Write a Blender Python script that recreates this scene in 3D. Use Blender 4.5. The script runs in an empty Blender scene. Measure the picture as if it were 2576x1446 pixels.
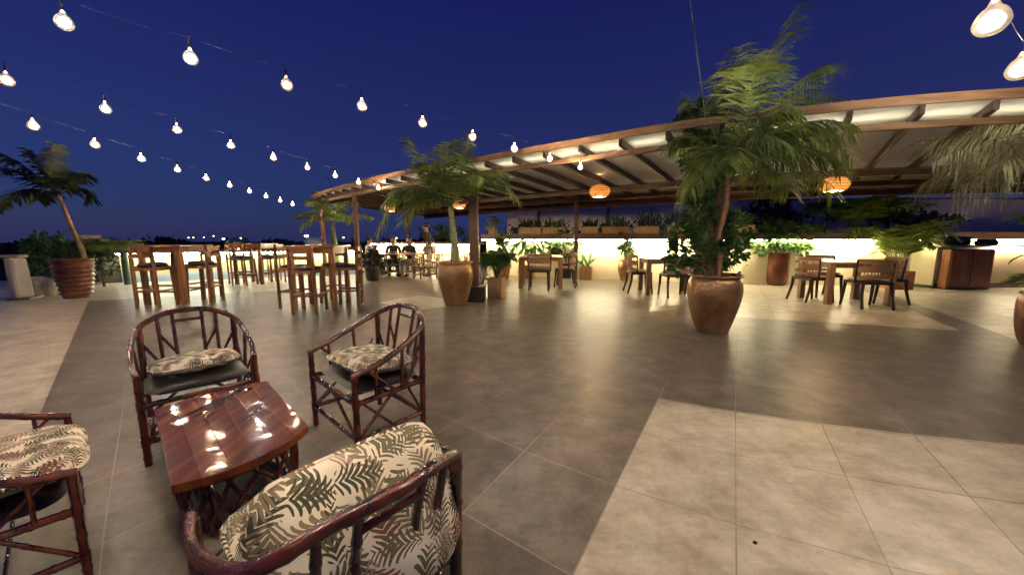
import bpy, math, random
from mathutils import Vector, Matrix, Euler
R = random.Random(11)
SC = bpy.context.scene
C = SC.collection
PI = math.pi

# ------------------------------------------------------------------ camera, world, exposure
FPX = 900.0                       # focal length for a 2576 px wide frame
PITCH = math.atan(120 / FPX)
CAMZ = 1.2
cam_d = bpy.data.cameras.new("camera")
cam = bpy.data.objects.new("camera", cam_d)
C.objects.link(cam)
cam.location = (0, 0, CAMZ)
cam.rotation_euler = (PI / 2 - PITCH, 0, 0)
cam_d.sensor_width = 36
cam_d.lens = FPX / 2576 * 36
cam_d.clip_start = 0.03
cam_d.clip_end = 2500
SC.camera = cam

w = bpy.data.worlds.new("World")
SC.world = w
w.use_nodes = True
wn = w.node_tree.nodes
bg = wn["Background"]
sky = wn.new("ShaderNodeTexSky")
sky.sky_type = 'NISHITA'
sky.sun_disc = False
sky.sun_elevation = math.radians(-1.2)
sky.sun_rotation = math.radians(-75)
sky.ozone_density = 6.0
sky.dust_density = 1.0
wl_ = w.node_tree.links
mulc = wn.new("ShaderNodeVectorMath"); mulc.operation = 'SCALE'; mulc.inputs['Scale'].default_value = 0.12
wl_.new(sky.outputs[0], mulc.inputs[0])
geo = wn.new("ShaderNodeTexCoord")
sepz = wn.new("ShaderNodeSeparateXYZ"); wl_.new(geo.outputs['Generated'], sepz.inputs[0])
night = wn.new("ShaderNodeValToRGB")     # the town's own glow in the air, fading upwards
ne = night.color_ramp.elements
ne[0].position, ne[0].color = 0.0, (.019, .027, .098, 1)
ne[1].position, ne[1].color = 1.0, (.004, .006, .055, 1)
for pz, cc in ((.22, (.0165, .021, .092, 1)), (.5, (.0085, .010, .080, 1))):
    k_ = ne.new(pz); k_.color = cc
wl_.new(sepz.outputs[2], night.inputs[0])
addc = wn.new("ShaderNodeVectorMath"); addc.operation = 'ADD'
wl_.new(mulc.outputs[0], addc.inputs[0]); wl_.new(night.outputs[0], addc.inputs[1])
wl_.new(addc.outputs[0], bg.inputs[0])
bg.inputs[1].default_value = 1.0

SC.view_settings.view_transform = 'Standard'
SC.view_settings.look = 'None'
SC.view_settings.exposure = 0
SC.view_settings.gamma = 1
SC.render.engine = 'CYCLES'
SC.cycles.use_denoising = True
SC.cycles.max_bounces = 7
SC.cycles.diffuse_bounces = 3
SC.cycles.glossy_bounces = 3
SC.cycles.transparent_max_bounces = 12
SC.cycles.sample_clamp_indirect = 6
SC.cycles.caustics_reflective = False
SC.cycles.caustics_refractive = False
BULB = 142.0          # emission of the globe bulbs
LED = 165.0            # emission of the strips under the ledges
PEND = 650.0


def at(px, py, z=0.0):
    """point of the plane z on the sight line through a 2576x1446 pixel"""
    a = (px - 1288) / FPX
    b = (723 - py) / FPX
    d = Vector((a, math.cos(PITCH) + b * math.sin(PITCH), -math.sin(PITCH) + b * math.cos(PITCH)))
    t = (z - CAMZ) / d.z
    return Vector((0, 0, CAMZ)) + d * t


# ------------------------------------------------------------------ materials
def new_mat(name):
    m = bpy.data.materials.new(name)
    m.use_nodes = True
    return m, m.node_tree.nodes, m.node_tree.links, m.node_tree.nodes["Principled BSDF"]


def ramp(n, stops):
    r = n.new("ShaderNodeValToRGB")
    e = r.color_ramp.elements
    e[0].position, e[0].color = stops[0][0], (*stops[0][1], 1)
    e[1].position, e[1].color = stops[-1][0], (*stops[-1][1], 1)
    for p, c in stops[1:-1]:
        k = e.new(p)
        k.color = (*c, 1)
    return r


def mat(name, c1, c2=None, scale=6, rough=0.6, metal=0, coat=0, bump=0, bscale=None, stretch=None, spec=0.5, detail=5,
        trans=0, space='Object', rvar=0.0, mid=(0.35, 0.65)):
    m, n, l, p = new_mat(name)
    c2 = c2 or tuple(x * 0.75 for x in c1)
    tc = n.new("ShaderNodeTexCoord")
    mp = n.new("ShaderNodeMapping")
    l.new(tc.outputs[space], mp.inputs[0])
    if stretch:
        mp.inputs['Scale'].default_value = stretch
    nz = n.new("ShaderNodeTexNoise")
    nz.inputs['Scale'].default_value = scale
    nz.inputs['Detail'].default_value = detail
    l.new(mp.outputs[0], nz.inputs['Vector'])
    r = ramp(n, [(mid[0], c1), (mid[1], c2)])
    l.new(nz.outputs[0], r.inputs[0])
    l.new(r.outputs[0], p.inputs['Base Color'])
    p.inputs['Roughness'].default_value = rough
    p.inputs['Metallic'].default_value = metal
    p.inputs['Specular IOR Level'].default_value = spec
    p.inputs['Coat Weight'].default_value = coat
    p.inputs['Coat Roughness'].default_value = 0.08
    if rvar:
        mr = n.new("ShaderNodeMapRange")
        mr.inputs[3].default_value = rough - rvar
        mr.inputs[4].default_value = rough + rvar
        l.new(nz.outputs[0], mr.inputs[0])
        l.new(mr.outputs[0], p.inputs['Roughness'])
    if bump:
        nb = n.new("ShaderNodeTexNoise")
        nb.inputs['Scale'].default_value = bscale or scale * 3
        nb.inputs['Detail'].default_value = 4
        l.new(mp.outputs[0], nb.inputs['Vector'])
        b = n.new("ShaderNodeBump")
        b.inputs['Strength'].default_value = bump
        b.inputs['Distance'].default_value = 0.02
        l.new(nb.outputs[0], b.inputs['Height'])
        l.new(b.outputs[0], p.inputs['Normal'])
    if trans:
        t = n.new("ShaderNodeBsdfTranslucent")
        mx = n.new("ShaderNodeMixShader")
        mx.inputs[0].default_value = trans
        l.new(r.outputs[0], t.inputs[0])
        l.new(p.outputs[0], mx.inputs[1])
        l.new(t.outputs[0], mx.inputs[2])
        l.new(mx.outputs[0], n["Material Output"].inputs[0])
    return m


def emis(name, col, s):
    m, n, l, p = new_mat(name)
    p.inputs['Base Color'].default_value = (0.8, 0.8, 0.8, 1)
    p.inputs['Emission Color'].default_value = (*col, 1)
    p.inputs['Emission Strength'].default_value = s
    return m


def globe(name, col, s, rim):
    """frosted globe: hot in the middle where the filament is, warm and dimmer to the rim"""
    m, n, l, p = new_mat(name)
    p.inputs['Base Color'].default_value = (0.8, 0.75, 0.65, 1)
    lw = n.new("ShaderNodeLayerWeight"); lw.inputs[0].default_value = .5
    inv = n.new("ShaderNodeMath"); inv.operation = 'SUBTRACT'; inv.inputs[0].default_value = 1
    l.new(lw.outputs['Facing'], inv.inputs[1])
    pw_ = n.new("ShaderNodeMath"); pw_.operation = 'POWER'; pw_.inputs[1].default_value = 24.0
    l.new(inv.outputs[0], pw_.inputs[0])
    sm = n.new("ShaderNodeMath"); sm.operation = 'MULTIPLY_ADD'
    l.new(pw_.outputs[0], sm.inputs[0]); sm.inputs[1].default_value = s; sm.inputs[2].default_value = .35
    mx = n.new("ShaderNodeMix"); mx.data_type = 'RGBA'
    cl = n.new("ShaderNodeMath"); cl.operation = 'POWER'; cl.inputs[1].default_value = 1.2
    l.new(inv.outputs[0], cl.inputs[0]); l.new(cl.outputs[0], mx.inputs[0])
    mx.inputs[6].default_value = (*rim, 1); mx.inputs[7].default_value = (*col, 1)
    l.new(mx.outputs[2], p.inputs['Emission Color']); l.new(sm.outputs[0], p.inputs['Emission Strength'])
    return m


M = {}
M['rattan'] = mat('rattan', (.115, .024, .010), (.045, .010, .006), 9, .26, coat=.8, bump=.35, bscale=40, stretch=(1, 1, 1))
M['rattan2'] = mat('rattan_light', (.20, .075, .03), (.11, .04, .02), 9, .35, coat=.3, bump=.3, bscale=40)
M['pad'] = mat('dark_pad', (.020, .015, .011), (.012, .009, .007), 14, .38, bump=.12, bscale=60)
M['seatpad'] = mat('black_vinyl', (.022, .014, .013), (.012, .009, .009), 14, .35)
M['barwood'] = mat('bar_wood', (.36, .155, .055), (.20, .078, .028), 3.5, .36, coat=.25, stretch=(6, 6, .7), bump=.1, bscale=14)
M['tablewood'] = mat('table_wood', (.34, .19, .095), (.24, .125, .06), 3.5, .42, stretch=(6, 6, .7), bump=.1, bscale=14)
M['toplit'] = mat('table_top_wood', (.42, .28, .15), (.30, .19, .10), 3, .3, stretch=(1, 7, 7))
M['darkwood'] = mat('dark_wood', (.040, .018, .012), (.022, .011, .008), 5, .35, coat=.2, stretch=(6, 6, .7))
M['wicker'] = None
M['cream'] = mat('cream_cloth', (.50, .42, .31), (.40, .33, .24), 10, .85, bump=.2, bscale=60)
M['pergola'] = mat('pergola_wood', (.12, .055, .032), (.07, .032, .02), 3, .55, stretch=(1.3, 1.3, .8), bump=.2, bscale=20)
M['rafter'] = mat('dark_rafter', (.05, .024, .015), (.028, .014, .010), 3, .6)
M['fascia'] = mat('fascia_wood', (.20, .115, .060), (.10, .052, .028), 2.5, .7, stretch=(.8, 3, 8), bump=.15, bscale=12)
M['wallpaint'] = mat('cream_render', (.74, .66, .45), (.58, .50, .33), 1.1, .8, bump=.1, bscale=25)
M['ledge'] = mat('ledge_render', (.20, .125, .085), (.14, .085, .06), 2.5, .75, bump=.2, bscale=20)
M['parapet'] = mat('parapet_panel', (.80, .76, .70), (.68, .64, .60), 1.2, .95, stretch=(1, 1, .35))
M['boxwood'] = mat('planter_timber', (.50, .32, .15), (.36, .22, .10), 3, .6, stretch=(6, 6, 1), bump=.2)
M['terra'] = mat('terracotta', (.42, .18, .09), (.30, .12, .06), 6, .7, bump=.15)
M['soil'] = mat('soil', (.03, .02, .014), (.015, .01, .008), 30, .95, bump=.8, bscale=60)
M['white'] = mat('white_plaster', (.58, .53, .44), (.42, .38, .30), 2.5, .8, bump=.3, bscale=14, rvar=.1)
M['concrete'] = mat('concrete', (.20, .18, .13), (.13, .11, .08), 2.5, .85, bump=.2, bscale=18)
M['steel'] = mat('dark_metal', (.05, .045, .04), (.03, .03, .028), 8, .4, metal=.7)
M['cable'] = mat('black_cable', (.02, .02, .02), (.015, .015, .015), 8, .5)
M['counter'] = mat('counter_stone', (.42, .33, .22), (.33, .25, .16), 2.5, .55, bump=.05)
M['redwood'] = mat('red_cabinet', (.26, .09, .035), (.16, .05, .02), 3, .35, stretch=(5, 5, .6), coat=.3)
M['skin'] = mat('skin', (.38, .22, .15), (.33, .19, .13), 8, .5)
M['hair'] = mat('hair', (.010, .008, .007), (.006, .005, .005), 20, .45)
M['shirtw'] = mat('white_shirt', (.62, .60, .56), (.5, .48, .46), 10, .85, bump=.3, bscale=18)
M['shirtb'] = mat('black_shirt', (.018, .018, .02), (.012, .012, .014), 10, .85, bump=.3, bscale=18)
M['pantsw'] = mat('pale_trousers', (.55, .5, .43), (.45, .42, .36), 10, .85, bump=.3, bscale=18)
M['pantsd'] = mat('dark_trousers', (.03, .03, .045), (.02, .02, .03), 10, .85)
M['farwall'] = mat('far_wall', (.45, .45, .45), (.35, .35, .35), 1, .8)
M['darktree'] = mat('dark_leaf', (.018, .026, .014), (.010, .016, .010), .4, .8)
M['terrain'] = mat('dark_ground', (.03, .032, .02), (.018, .02, .014), .05, .95, bump=.2)
M['bark'] = mat('bark', (.26, .17, .10), (.15, .10, .06), 8, .8, bump=.5, bscale=22, stretch=(1, 1, 3))
M['palmbark'] = mat('palm_stem', (.20, .22, .07), (.13, .13, .05), 5, .55, bump=.25, bscale=18, stretch=(1, 1, 4))
M['barkred'] = mat('red_brown_stem', (.30, .14, .08), (.18, .09, .05), 7, .7, bump=.4, bscale=20, stretch=(1, 1, 4))


def leafmat(name, a, b, tr=.28, rough=.42):
    return mat(name, a, b, 4, rough, trans=tr, detail=3, spec=.4)


M['palm'] = leafmat('palm_leaf', (.26, .33, .075), (.075, .125, .03))
M['palmdk'] = leafmat('palm_leaf_dark', (.045, .06, .028), (.02, .03, .015), .1)
M['palmyel'] = leafmat('areca_leaf', (.27, .38, .06), (.11, .19, .03))
M['palmdry'] = leafmat('pale_palm_leaf', (.20, .19, .09), (.11, .11, .05))
M['leaf'] = leafmat('broad_leaf', (.07, .15, .03), (.025, .065, .016))
M['leafdk'] = leafmat('dark_broad_leaf', (.03, .05, .022), (.014, .024, .012), .15)
M['leafpur'] = leafmat('purple_leaf', (.06, .035, .045), (.025, .018, .022), .15)
M['leafvar'] = leafmat('variegated_leaf', (.38, .46, .16), (.05, .12, .025))
M['leafbig'] = leafmat('glossy_leaf', (.09, .20, .035), (.04, .10, .02), .35)

# copper
m, n, l, p = new_mat('hammered_copper')
tc = n.new("ShaderNodeTexCoord")
nz = n.new("ShaderNodeTexNoise"); nz.inputs['Scale'].default_value = 3.2; nz.inputs['Detail'].default_value = 7
l.new(tc.outputs['Object'], nz.inputs['Vector'])
r = ramp(n, [(.3, (.20, .10, .042)), (.5, (.36, .20, .09)), (.7, (.54, .35, .165))])
l.new(nz.outputs[0], r.inputs[0]); l.new(r.outputs[0], p.inputs['Base Color'])
vo = n.new("ShaderNodeTexVoronoi"); vo.inputs['Scale'].default_value = 22
l.new(tc.outputs['Object'], vo.inputs['Vector'])
b = n.new("ShaderNodeBump"); b.inputs['Strength'].default_value = .25; b.inputs['Distance'].default_value = .02
l.new(vo.outputs['Distance'], b.inputs['Height']); l.new(b.outputs[0], p.inputs['Normal'])
p.inputs['Metallic'].default_value = .6; p.inputs['Roughness'].default_value = .32; p.inputs['Coat Weight'].default_value = .3; p.inputs['Coat Roughness'].default_value = .15
M['copper'] = m
m2 = m.copy(); m2.name = 'dark_copper'
for nd in m2.node_tree.nodes:
    if nd.type == 'VALTORGB':
        for e, c in zip(nd.color_ramp.elements, ((.09, .030, .016), (.16, .060, .030), (.30, .14, .07))):
            e.color = (*c, 1)
M['copperdk'] = m2


def weave(name, c1, c2, scale, holes=.0, rough=.5, tr=0):
    m, n, l, p = new_mat(name)
    tc = n.new("ShaderNodeTexCoord")
    w1 = n.new("ShaderNodeTexWave"); w1.bands_direction = 'Z'; w1.inputs['Scale'].default_value = scale
    w2 = n.new("ShaderNodeTexWave"); w2.bands_direction = 'DIAGONAL'; w2.inputs['Scale'].default_value = scale
    w1.inputs['Distortion'].default_value = .6; w2.inputs['Distortion'].default_value = .8
    for q in (w1, w2):
        l.new(tc.outputs['Object'], q.inputs['Vector'])
    mu = n.new("ShaderNodeMath"); mu.operation = 'MAXIMUM'
    l.new(w1.outputs[1], mu.inputs[0]); l.new(w2.outputs[1], mu.inputs[1])
    r = ramp(n, [(.35, c2), (.8, c1)])
    l.new(mu.outputs[0], r.inputs[0]); l.new(r.outputs[0], p.inputs['Base Color'])
    b = n.new("ShaderNodeBump"); b.inputs['Strength'].default_value = .6; b.inputs['Distance'].default_value = .008
    l.new(mu.outputs[0], b.inputs['Height']); l.new(b.outputs[0], p.inputs['Normal'])
    p.inputs['Roughness'].default_value = rough
    if tr:
        t = n.new("ShaderNodeBsdfTranslucent"); l.new(r.outputs[0], t.inputs[0])
        mx = n.new("ShaderNodeMixShader"); mx.inputs[0].default_value = tr
        l.new(p.outputs[0], mx.inputs[1]); l.new(t.outputs[0], mx.inputs[2])
        l.new(mx.outputs[0], n["Material Output"].inputs[0])
    return m


M['wicker'] = weave('wicker', (.34, .19, .095), (.13, .06, .03), 26)
M['shade'] = weave('lamp_weave', (.95, .78, .50), (.74, .50, .26), 12, tr=.8)
M['sheet'] = mat('roof_sheet', (.86, .86, .76), (.74, .75, .66), 1.3, .5, trans=.45, stretch=(1, 1, 1))
M['darkroof'] = mat('dark_boards', (.055, .032, .025), (.03, .02, .016), 2, .7)

# bulbs and strips
M['bulbwarm'] = globe('warm_bulb', (1, .70, .42), BULB * 20.5, (1, .38, .10))
M['bulbwhite'] = globe('white_bulb', (1, .90, .74), BULB * 23, (.8, .72, .5))
M['bulbnear'] = globe('near_bulb', (1, .84, .62), BULB * 21, (1, .6, .3))
M['pend'] = emis('pendant_bulb', (1, .66, .32), PEND)
M['led'] = emis('led_strip', (1, .84, .52), LED)
M['ledw'] = emis('white_led', (1, .98, .76), LED * .55)
M['roofled'] = emis('roof_strip', (1, .88, .66), 17)
M['farlamp'] = emis('far_lamp', (.9, .95, 1), 60)
M['farlampy'] = emis('far_lamp_yellow', (1, .8, .35), 30)

# table varnish with boards
m, n, l, p = new_mat('varnished_boards')
tc = n.new("ShaderNodeTexCoord")
mp = n.new("ShaderNodeMapping"); mp.inputs['Scale'].default_value = (9, 1.3, 2)
l.new(tc.outputs['Object'], mp.inputs[0])
nz = n.new("ShaderNodeTexNoise"); nz.inputs['Scale'].default_value = 2.2; nz.inputs['Detail'].default_value = 8
l.new(mp.outputs[0], nz.inputs['Vector'])
r = ramp(n, [(.3, (.060, .012, .004)), (.52, (.15, .034, .010)), (.72, (.27, .080, .018))])
l.new(nz.outputs[0], r.inputs[0]); l.new(r.outputs[0], p.inputs['Base Color'])
nb = n.new("ShaderNodeTexNoise"); nb.inputs['Scale'].default_value = 5; nb.inputs['Detail'].default_value = 1.5
l.new(tc.outputs['Object'], nb.inputs['Vector'])
b = n.new("ShaderNodeBump"); b.inputs['Strength'].default_value = .30; b.inputs['Distance'].default_value = .02
l.new(nb.outputs[0], b.inputs['Height']); l.new(b.outputs[0], p.inputs['Normal'])
l.new(b.outputs[0], p.inputs['Coat Normal'])
p.inputs['Roughness'].default_value = .7; p.inputs['Specular IOR Level'].default_value = .05; p.inputs['Coat Weight'].default_value = .9; p.inputs['Coat Roughness'].default_value = .09
M['varnish'] = m

# printed fabric: leaves with ribs, two layers over cream
m, n, l, p = new_mat('leaf_print')
tc = n.new("ShaderNodeTexCoord")


def MATH(op, a, bb=None, c=None):
    k = n.new("ShaderNodeMath"); k.operation = op
    for i, x in enumerate((a, bb, c)):
        if x is None: continue
        if isinstance(x, (int, float)): k.inputs[i].default_value = x
        else: l.new(x, k.inputs[i])
    return k.outputs[0]


def layer(scale, off, ax, bx, ribs):
    mp = n.new("ShaderNodeMapping"); mp.inputs['Location'].default_value = (off, off * 1.7, 0)
    mp.inputs['Scale'].default_value = (scale, scale, scale)
    dn = n.new("ShaderNodeTexNoise"); dn.inputs['Scale'].default_value = 7; dn.inputs['Detail'].default_value = 1
    l.new(tc.outputs['UV'], dn.inputs['Vector'])
    dv_ = n.new("ShaderNodeVectorMath"); dv_.operation = 'MULTIPLY_ADD'
    l.new(dn.outputs['Color'], dv_.inputs[0]); dv_.inputs[1].default_value = (.07, .07, 0); l.new(tc.outputs['UV'], dv_.inputs[2])
    l.new(dv_.outputs[0], mp.inputs[0])
    v = n.new("ShaderNodeTexVoronoi"); v.voronoi_dimensions = '2D'; v.inputs['Scale'].default_value = 1
    v.inputs['Randomness'].default_value = .85
    l.new(mp.outputs[0], v.inputs['Vector'])
    sub = n.new("ShaderNodeVectorMath"); sub.operation = 'SUBTRACT'
    l.new(mp.outputs[0], sub.inputs[0]); l.new(v.outputs['Position'], sub.inputs[1])
    sp = n.new("ShaderNodeSeparateColor"); l.new(v.outputs['Color'], sp.inputs[0])
    rot = n.new("ShaderNodeVectorRotate"); rot.rotation_type = 'Z_AXIS'
    l.new(sub.outputs[0], rot.inputs['Vector']); l.new(MATH('MULTIPLY', sp.outputs[0], 6.28), rot.inputs['Angle'])
    xyz = n.new("ShaderNodeSeparateXYZ"); l.new(rot.outputs[0], xyz.inputs[0])
    x, y = xyz.outputs[0], xyz.outputs[1]
    ay = MATH('ABSOLUTE', y)
    e = MATH('ADD', MATH('POWER', MATH('ABSOLUTE', MATH('DIVIDE', x, ax)), 2), MATH('POWER', MATH('DIVIDE', ay, bx), 2))
    inside = MATH('LESS_THAN', e, 1)
    ph = MATH('MULTIPLY', MATH('ADD', x, MATH('ADD', MATH('MULTIPLY', ay, -1.5), MATH('MULTIPLY', MATH('MULTIPLY', ay, ay), 2.2))), ribs)
    st = MATH('GREATER_THAN', MATH('SINE', ph), MATH('MULTIPLY_ADD', e, 1.6, -.85))
    return MATH('MULTIPLY', inside, st), sp.outputs[1], sp.outputs[2]


base = (0.80, 0.70, 0.54)
prev = None
for i, (sc, off, ax, bx, ribs) in enumerate(((9, 0, .62, .34, 34), (7.5, 3.3, .66, .22, 40), (8.2, 7.1, .60, .30, 44))):
    mask, g1, g2 = layer(sc, off, ax, bx, ribs)
    cr = ramp(n, [(0, (.060, .055, .025)), (.3, (.14, .115, .055)), (.62, (.24, .18, .10)), (.86, (.22, .085, .045)), (.93, (.38, .25, .17)), (1, (.38, .25, .17))])
    cr.color_ramp.interpolation = 'CONSTANT'
    l.new(g1, cr.inputs[0])
    mx = n.new("ShaderNodeMix"); mx.data_type = 'RGBA'
    l.new(mask, mx.inputs[0])
    if prev is None: mx.inputs[6].default_value = (*base, 1)
    else: l.new(prev, mx.inputs[6])
    l.new(cr.outputs[0], mx.inputs[7])
    prev = mx.outputs[2]
l.new(prev, p.inputs['Base Color'])
p.inputs['Roughness'].default_value = .8
M['floral'] = m

# painted wall panel
m, n, l, p = new_mat('painted_mural')
tc = n.new("ShaderNodeTexCoord")
nz = n.new("ShaderNodeTexNoise"); nz.inputs['Scale'].default_value = 1.3; nz.inputs['Detail'].default_value = 3
l.new(tc.outputs['Object'], nz.inputs['Vector'])
xyz = n.new("ShaderNodeSeparateXYZ"); l.new(tc.outputs['Object'], xyz.inputs[0])
k = n.new("ShaderNodeMath"); k.operation = 'MULTIPLY_ADD'; l.new(nz.outputs[0], k.inputs[0]); k.inputs[1].default_value = .42
k2 = n.new("ShaderNodeMath"); k2.operation = 'SUBTRACT'; l.new(xyz.outputs[2], k.inputs[2])
l.new(k.outputs[0], k2.inputs[0]); k2.inputs[1].default_value = .21
r = ramp(n, [(.02, (.34, .40, .44)), (.12, (.24, .36, .48)), (.27, (.42, .50, .50)), (.33, (.60, .36, .18)), (.40, (.72, .60, .22)), (.60, (.64, .60, .24)), (.74, (.22, .42, .26)), (.88, (.10, .30, .26))])
l.new(k2.outputs[0], r.inputs[0]); l.new(r.outputs[0], p.inputs['Base Color'])
p.inputs['Roughness'].default_value = .35
M['mural'] = m


# ------------------------------------------------------------------ mesh helpers
def catmull(P, k=6):
    P = [Vector(q) for q in P]
    out = []
    for i in range(len(P) - 1):
        a = P[i - 1] if i > 0 else P[i] * 2 - P[i + 1]
        b, c = P[i], P[i + 1]
        d = P[i + 2] if i + 2 < len(P) else P[i + 1] * 2 - P[i]
        for j in range(k):
            t = j / k
            out.append(.5 * ((2 * b) + (c - a) * t + (2 * a - 5 * b + 4 * c - d) * t * t + (3 * b - a - 3 * c + d) * t ** 3))
    out.append(P[-1])
    return out


class MB:
    def __init__(s):
        s.v, s.f, s.uv = [], [], None

    def add(s, vs, fs):
        o = len(s.v)
        s.v += [tuple(q) for q in vs]
        s.f += [tuple(i + o for i in f) for f in fs]
        return s

    def box(s, c, d, rz=0, M4=None):
        x, y, z = d[0] / 2, d[1] / 2, d[2] / 2
        vs = [Vector((a * x, b_ * y, e * z)) for e in (-1, 1) for a, b_ in ((-1, -1), (1, -1), (1, 1), (-1, 1))]
        T = Matrix.Translation(c) @ (M4 or Matrix.Rotation(rz, 4, 'Z'))
        return s.add([T @ q for q in vs], [(3, 2, 1, 0), (4, 5, 6, 7), (0, 1, 5, 4), (1, 2, 6, 5), (2, 3, 7, 6), (3, 0, 4, 7)])

    def bar(s, p, q, wd, ht, w2=None, h2=None):
        p, q = Vector(p), Vector(q)
        d = (q - p).normalized()
        side = d.cross(Vector((0, 0, 1)))
        if side.length < 1e-3: side = Vector((1, 0, 0))
        side.normalize()
        up = side.cross(d)
        vs = []
        for o, a, b_ in ((p, wd, ht), (q, w2 or wd, h2 or ht)):
            vs += [o + side * (i * a / 2) + up * (j * b_ / 2) for i, j in ((-1, -1), (1, -1), (1, 1), (-1, 1))]
        return s.add(vs, [(3, 2, 1, 0), (4, 5, 6, 7), (0, 1, 5, 4), (1, 2, 6, 5), (2, 3, 7, 6), (3, 0, 4, 7)])

    def tube(s, P, r, n=8, caps=True):
        P = [Vector(q) for q in P]
        rs = r if isinstance(r, (list, tuple)) else [r] * len(P)
        vs, fs = [], []
        up = None
        for i, q in enumerate(P):
            d = (P[min(i + 1, len(P) - 1)] - P[max(i - 1, 0)])
            if d.length < 1e-9: d = Vector((0, 0, 1))
            d.normalize()
            if up is None:
                up = Vector((0, 0, 1)) if abs(d.z) < .9 else Vector((1, 0, 0))
            a = d.cross(up)
            if a.length < 1e-4: a = d.cross(Vector((1, .3, 0)))
            a.normalize()
            b_ = a.cross(d)
            up = b_
            for k in range(n):
                t = 2 * PI * k / n
                vs.append(q + (a * math.cos(t) + b_ * math.sin(t)) * rs[i])
        for i in range(len(P) - 1):
            for k in range(n):
                fs.append((i * n + k, i * n + (k + 1) % n, (i + 1) * n + (k + 1) % n, (i + 1) * n + k))
        if caps:
            fs.append(tuple(range(n - 1, -1, -1)))
            fs.append(tuple((len(P) - 1) * n + k for k in range(n)))
        return s.add(vs, fs)

    def cane(s, p, q, r=.014, n=8, node=.13):
        """straight rattan pole with knuckles"""
        p, q = Vector(p), Vector(q)
        L = (q - p).length
        ts = [(0, 1)]
        o = R.uniform(.3, .9) * node
        while o < L - .015:
            ts += [(o - .012, 1), (o - .004, 1.16), (o + .004, 1.16), (o + .012, 1)]
            o += node * R.uniform(.8, 1.2)
        ts.append((L, 1))
        ts = [t for t in ts if 0 <= t[0] <= L]
        return s.tube([p.lerp(q, t[0] / L) for t in ts], [r * t[1] for t in ts], n)

    def canecurve(s, P, r=.014, n=8, k=8):
        Q = catmull(P, k)
        rs = [r * (1.15 if i % 7 == 3 else 1) for i in range(len(Q))]
        return s.tube(Q, rs, n)

    def lathe(s, prof, n=32, c=(0, 0, 0), cap0=False, cap1=False, jit=0):
        vs, fs = [], []
        for j, (rr, z) in enumerate(prof):
            for k in range(n):
                t = 2 * PI * k / n
                vs.append((c[0] + rr * math.cos(t), c[1] + rr * math.sin(t), c[2] + z))
        for j in range(len(prof) - 1):
            for k in range(n):
                fs.append((j * n + k, j * n + (k + 1) % n, (j + 1) * n + (k + 1) % n, (j + 1) * n + k))
        if cap0: fs.append(tuple(range(n - 1, -1, -1)))
        if cap1: fs.append(tuple((len(prof) - 1) * n + k for k in range(n)))
        return s.add(vs, fs)

    def ell(s, c, r, n=12, m_=8, M4=None):
        vs, fs = [], []
        for j in range(m_ + 1):
            ph = PI * j / m_
            for k in range(n):
                t = 2 * PI * k / n
                q = Vector((r[0] * math.sin(ph) * math.cos(t), r[1] * math.sin(ph) * math.sin(t), r[2] * math.cos(ph)))
                if M4: q = M4 @ q
                vs.append(q + Vector(c))
        for j in range(m_):
            for k in range(n):
                fs.append((j * n + k, (j + 1) * n + k, (j + 1) * n + (k + 1) % n, j * n + (k + 1) % n))
        return s.add(vs, fs)

    def build(s, name, mt, parent=None, smooth=False, bevel=0, loc=None, uvxy=None):
        me = bpy.data.meshes.new(name)
        me.from_pydata(s.v, [], s.f)
        me.update()
        if uvxy:
            u = me.uv_layers.new(name="UVMap")
            for lp in me.loops:
                u.data[lp.index].uv = uvxy(Vector(me.vertices[lp.vertex_index].co))
        for mm in (mt if isinstance(mt, (list, tuple)) else [mt]):
            me.materials.append(mm)
        if smooth:
            me.shade_smooth()
            try: me.set_sharp_from_angle(angle=math.radians(50))
            except Exception: pass
        o = bpy.data.objects.new(name, me)
        C.objects.link(o)
        if parent: o.parent = parent
        if loc: o.location = loc
        if bevel:
            b_ = o.modifiers.new('edge', 'BEVEL')
            b_.width = bevel; b_.segments = 2; b_.limit_method = 'ANGLE'
        return o


def tag(o, label, cat, group=None):
    o['label'] = label
    o['category'] = cat
    if group: o['group'] = group
    return o


def thing(name, label, cat, loc=(0, 0, 0), rz=0, group=None):
    o = bpy.data.objects.new(name, None)
    C.objects.link(o)
    o.location = loc
    o.rotation_euler = (0, 0, rz)
    o.empty_display_size = .1
    return tag(o, label, cat, group)


def struct(o, kind='structure'):
    o['kind'] = kind
    return o


def copy_tree(o, loc=None, rz=None, label=None, parent=None):
    c = o.copy()
    C.objects.link(c)
    if parent is not None: c.parent = parent
    for ch in list(o.children):
        copy_tree(ch, parent=c)
    if loc is not None: c.location = loc
    if rz is not None: c.rotation_euler = (0, 0, rz)
    if label: c['label'] = label
    return c


# ------------------------------------------------------------------ floor
CF = [(1.11373, 2.59220), (.457060, -.239670), (-.306410, -.491400), (.00046, .02434), (-.00754, -.01356), (.00276, .00276)]


def floor_pt(u, v):
    a, b_ = math.tanh(u / 8) * 8, math.tanh(v / 8) * 8
    bs = (1, u, v, a * a, a * b_, b_ * b_)
    return (sum(k * c[0] for k, c in zip(bs, CF)), sum(k * c[1] for k, c in zip(bs, CF)))


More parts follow.
